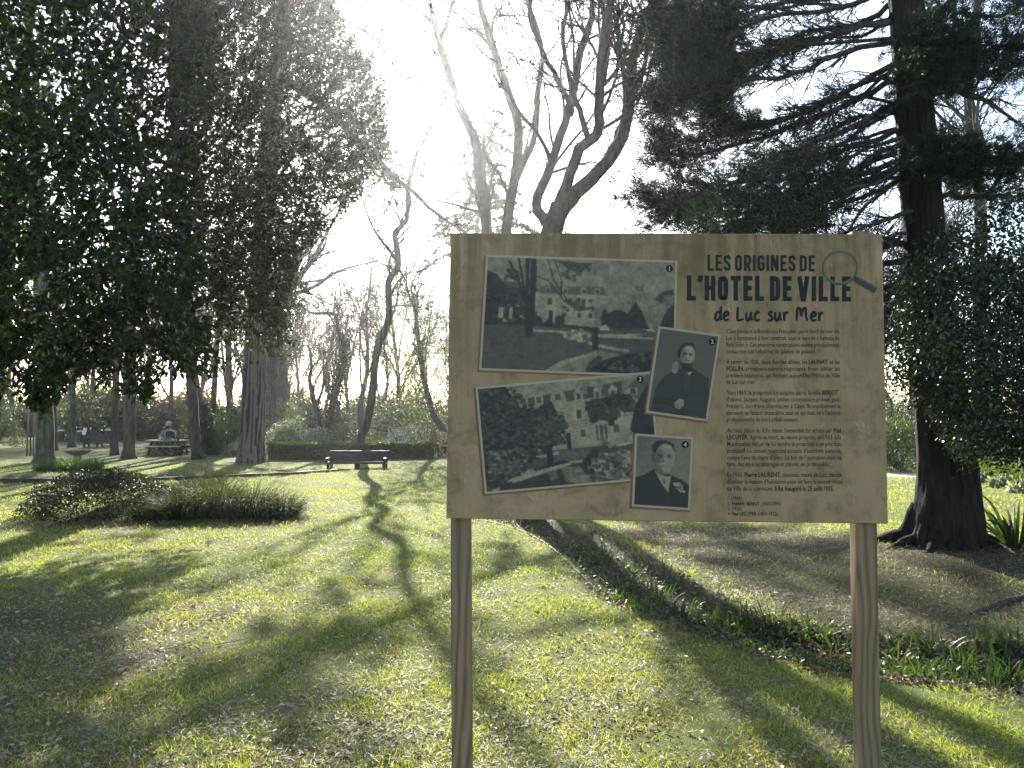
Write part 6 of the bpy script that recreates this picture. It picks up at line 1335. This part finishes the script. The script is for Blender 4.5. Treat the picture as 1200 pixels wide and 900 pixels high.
P = np.column_stack([x, y, gh(x, y) + rg.uniform(.003, .018, n)]); D = np.column_stack([rg.normal(size=(n, 2)), rg.normal(size=n) * .15])
nm_ = MB(); leaves(nm_, P, D, rg.normal(size=(n, 3)) * .3 + [0, 0, 1], rg.uniform(.03, .09, n), rg.uniform(.003, .007, n), BLADE, colvar(n, (.10, .075, .048), .5, (.22, .18, .12), rg))
o = nm_.build('needle_litter', M['dry']); tag(o, 'brown needle and twig litter under the big conifer', 'needle litter', kind='stuff')

# bed litter, sticks and cones
px = rg.uniform(560, 1300, 9000); py = rg.uniform(604, 825, 9000); g = np.array([flat_at(a, b) for a, b in zip(px, py)]); g = g[dist_poly(g[:, 0], g[:, 1], BED) < .05]; n = len(g)
P = np.column_stack([g, gh(g[:, 0], g[:, 1]) + rg.uniform(.004, .03, n)]); D = np.column_stack([rg.normal(size=(n, 2)), rg.normal(size=n) * .25]); ll = rg.uniform(.025, .06, n)
bm_ = MB(); leaves(bm_, P, D, rg.normal(size=(n, 3)) * .5 + [0, 0, 1], ll, ll * rg.uniform(.35, .65, n), CURL, colvar(n, (.085, .055, .03), .5, (.20, .15, .09), rg)); o = bm_.build('bed_litter', M['dry']); tag(o, 'brown dead leaves covering the soil of the planted strip', 'leaf litter', kind='stuff')
sm_ = MB()
for (d0, d1, xl, xh, cnt) in ((4.6, 10.5, 760, 1260, 420), (2.8, 7.0, -60, 420, 70)):
    x, y = field(cnt, d0, d1, 1.1, xl, xh)
    for a_, b_ in zip(x, y):
        if dist_poly(np.array([a_]), np.array([b_]), BED)[0] < 0: continue
        l = rg.uniform(.05, .28); th = rg.uniform(0, 3.14); dv = np.array([math.cos(th), math.sin(th), 0]) * l; p = np.array([a_, b_, 0]); Q = np.array([p, p + dv * .5 + rg.normal(size=3) * l * .06, p + dv]); Q[:, 2] = gh(Q[:, 0], Q[:, 1]) + .012 + rg.random(3) * .012
        sm_.tube(Q, [.0032, .003, .0016], 4, cap=False)
o = sm_.build('fallen_twigs', M['stake']); tag(o, 'small fallen twigs scattered on the lawn and under the conifer', 'twigs', kind='stuff')

# ------------------------------------------------------------------ haze over the garden
hm = bpy.data.materials.new('haze_air'); hm.use_nodes = True; n = hm.node_tree; n.nodes.remove(n.nodes['Principled BSDF']); pv = n.nodes.new('ShaderNodeVolumePrincipled')
pv.inputs['Color'].default_value = (.93, .95, 1, 1); pv.inputs['Density'].default_value = HAZE; pv.inputs['Anisotropy'].default_value = .84
n.links.new(pv.outputs[0], n.nodes['Material Output'].inputs['Volume'])
mb = MB(); mb.box((0, 90, 12.0), (520, 340, 28.0)); o = mb.build('haze', hm, smooth=False); tag(o, 'thin bright morning haze in the air', 'haze', kind='stuff')
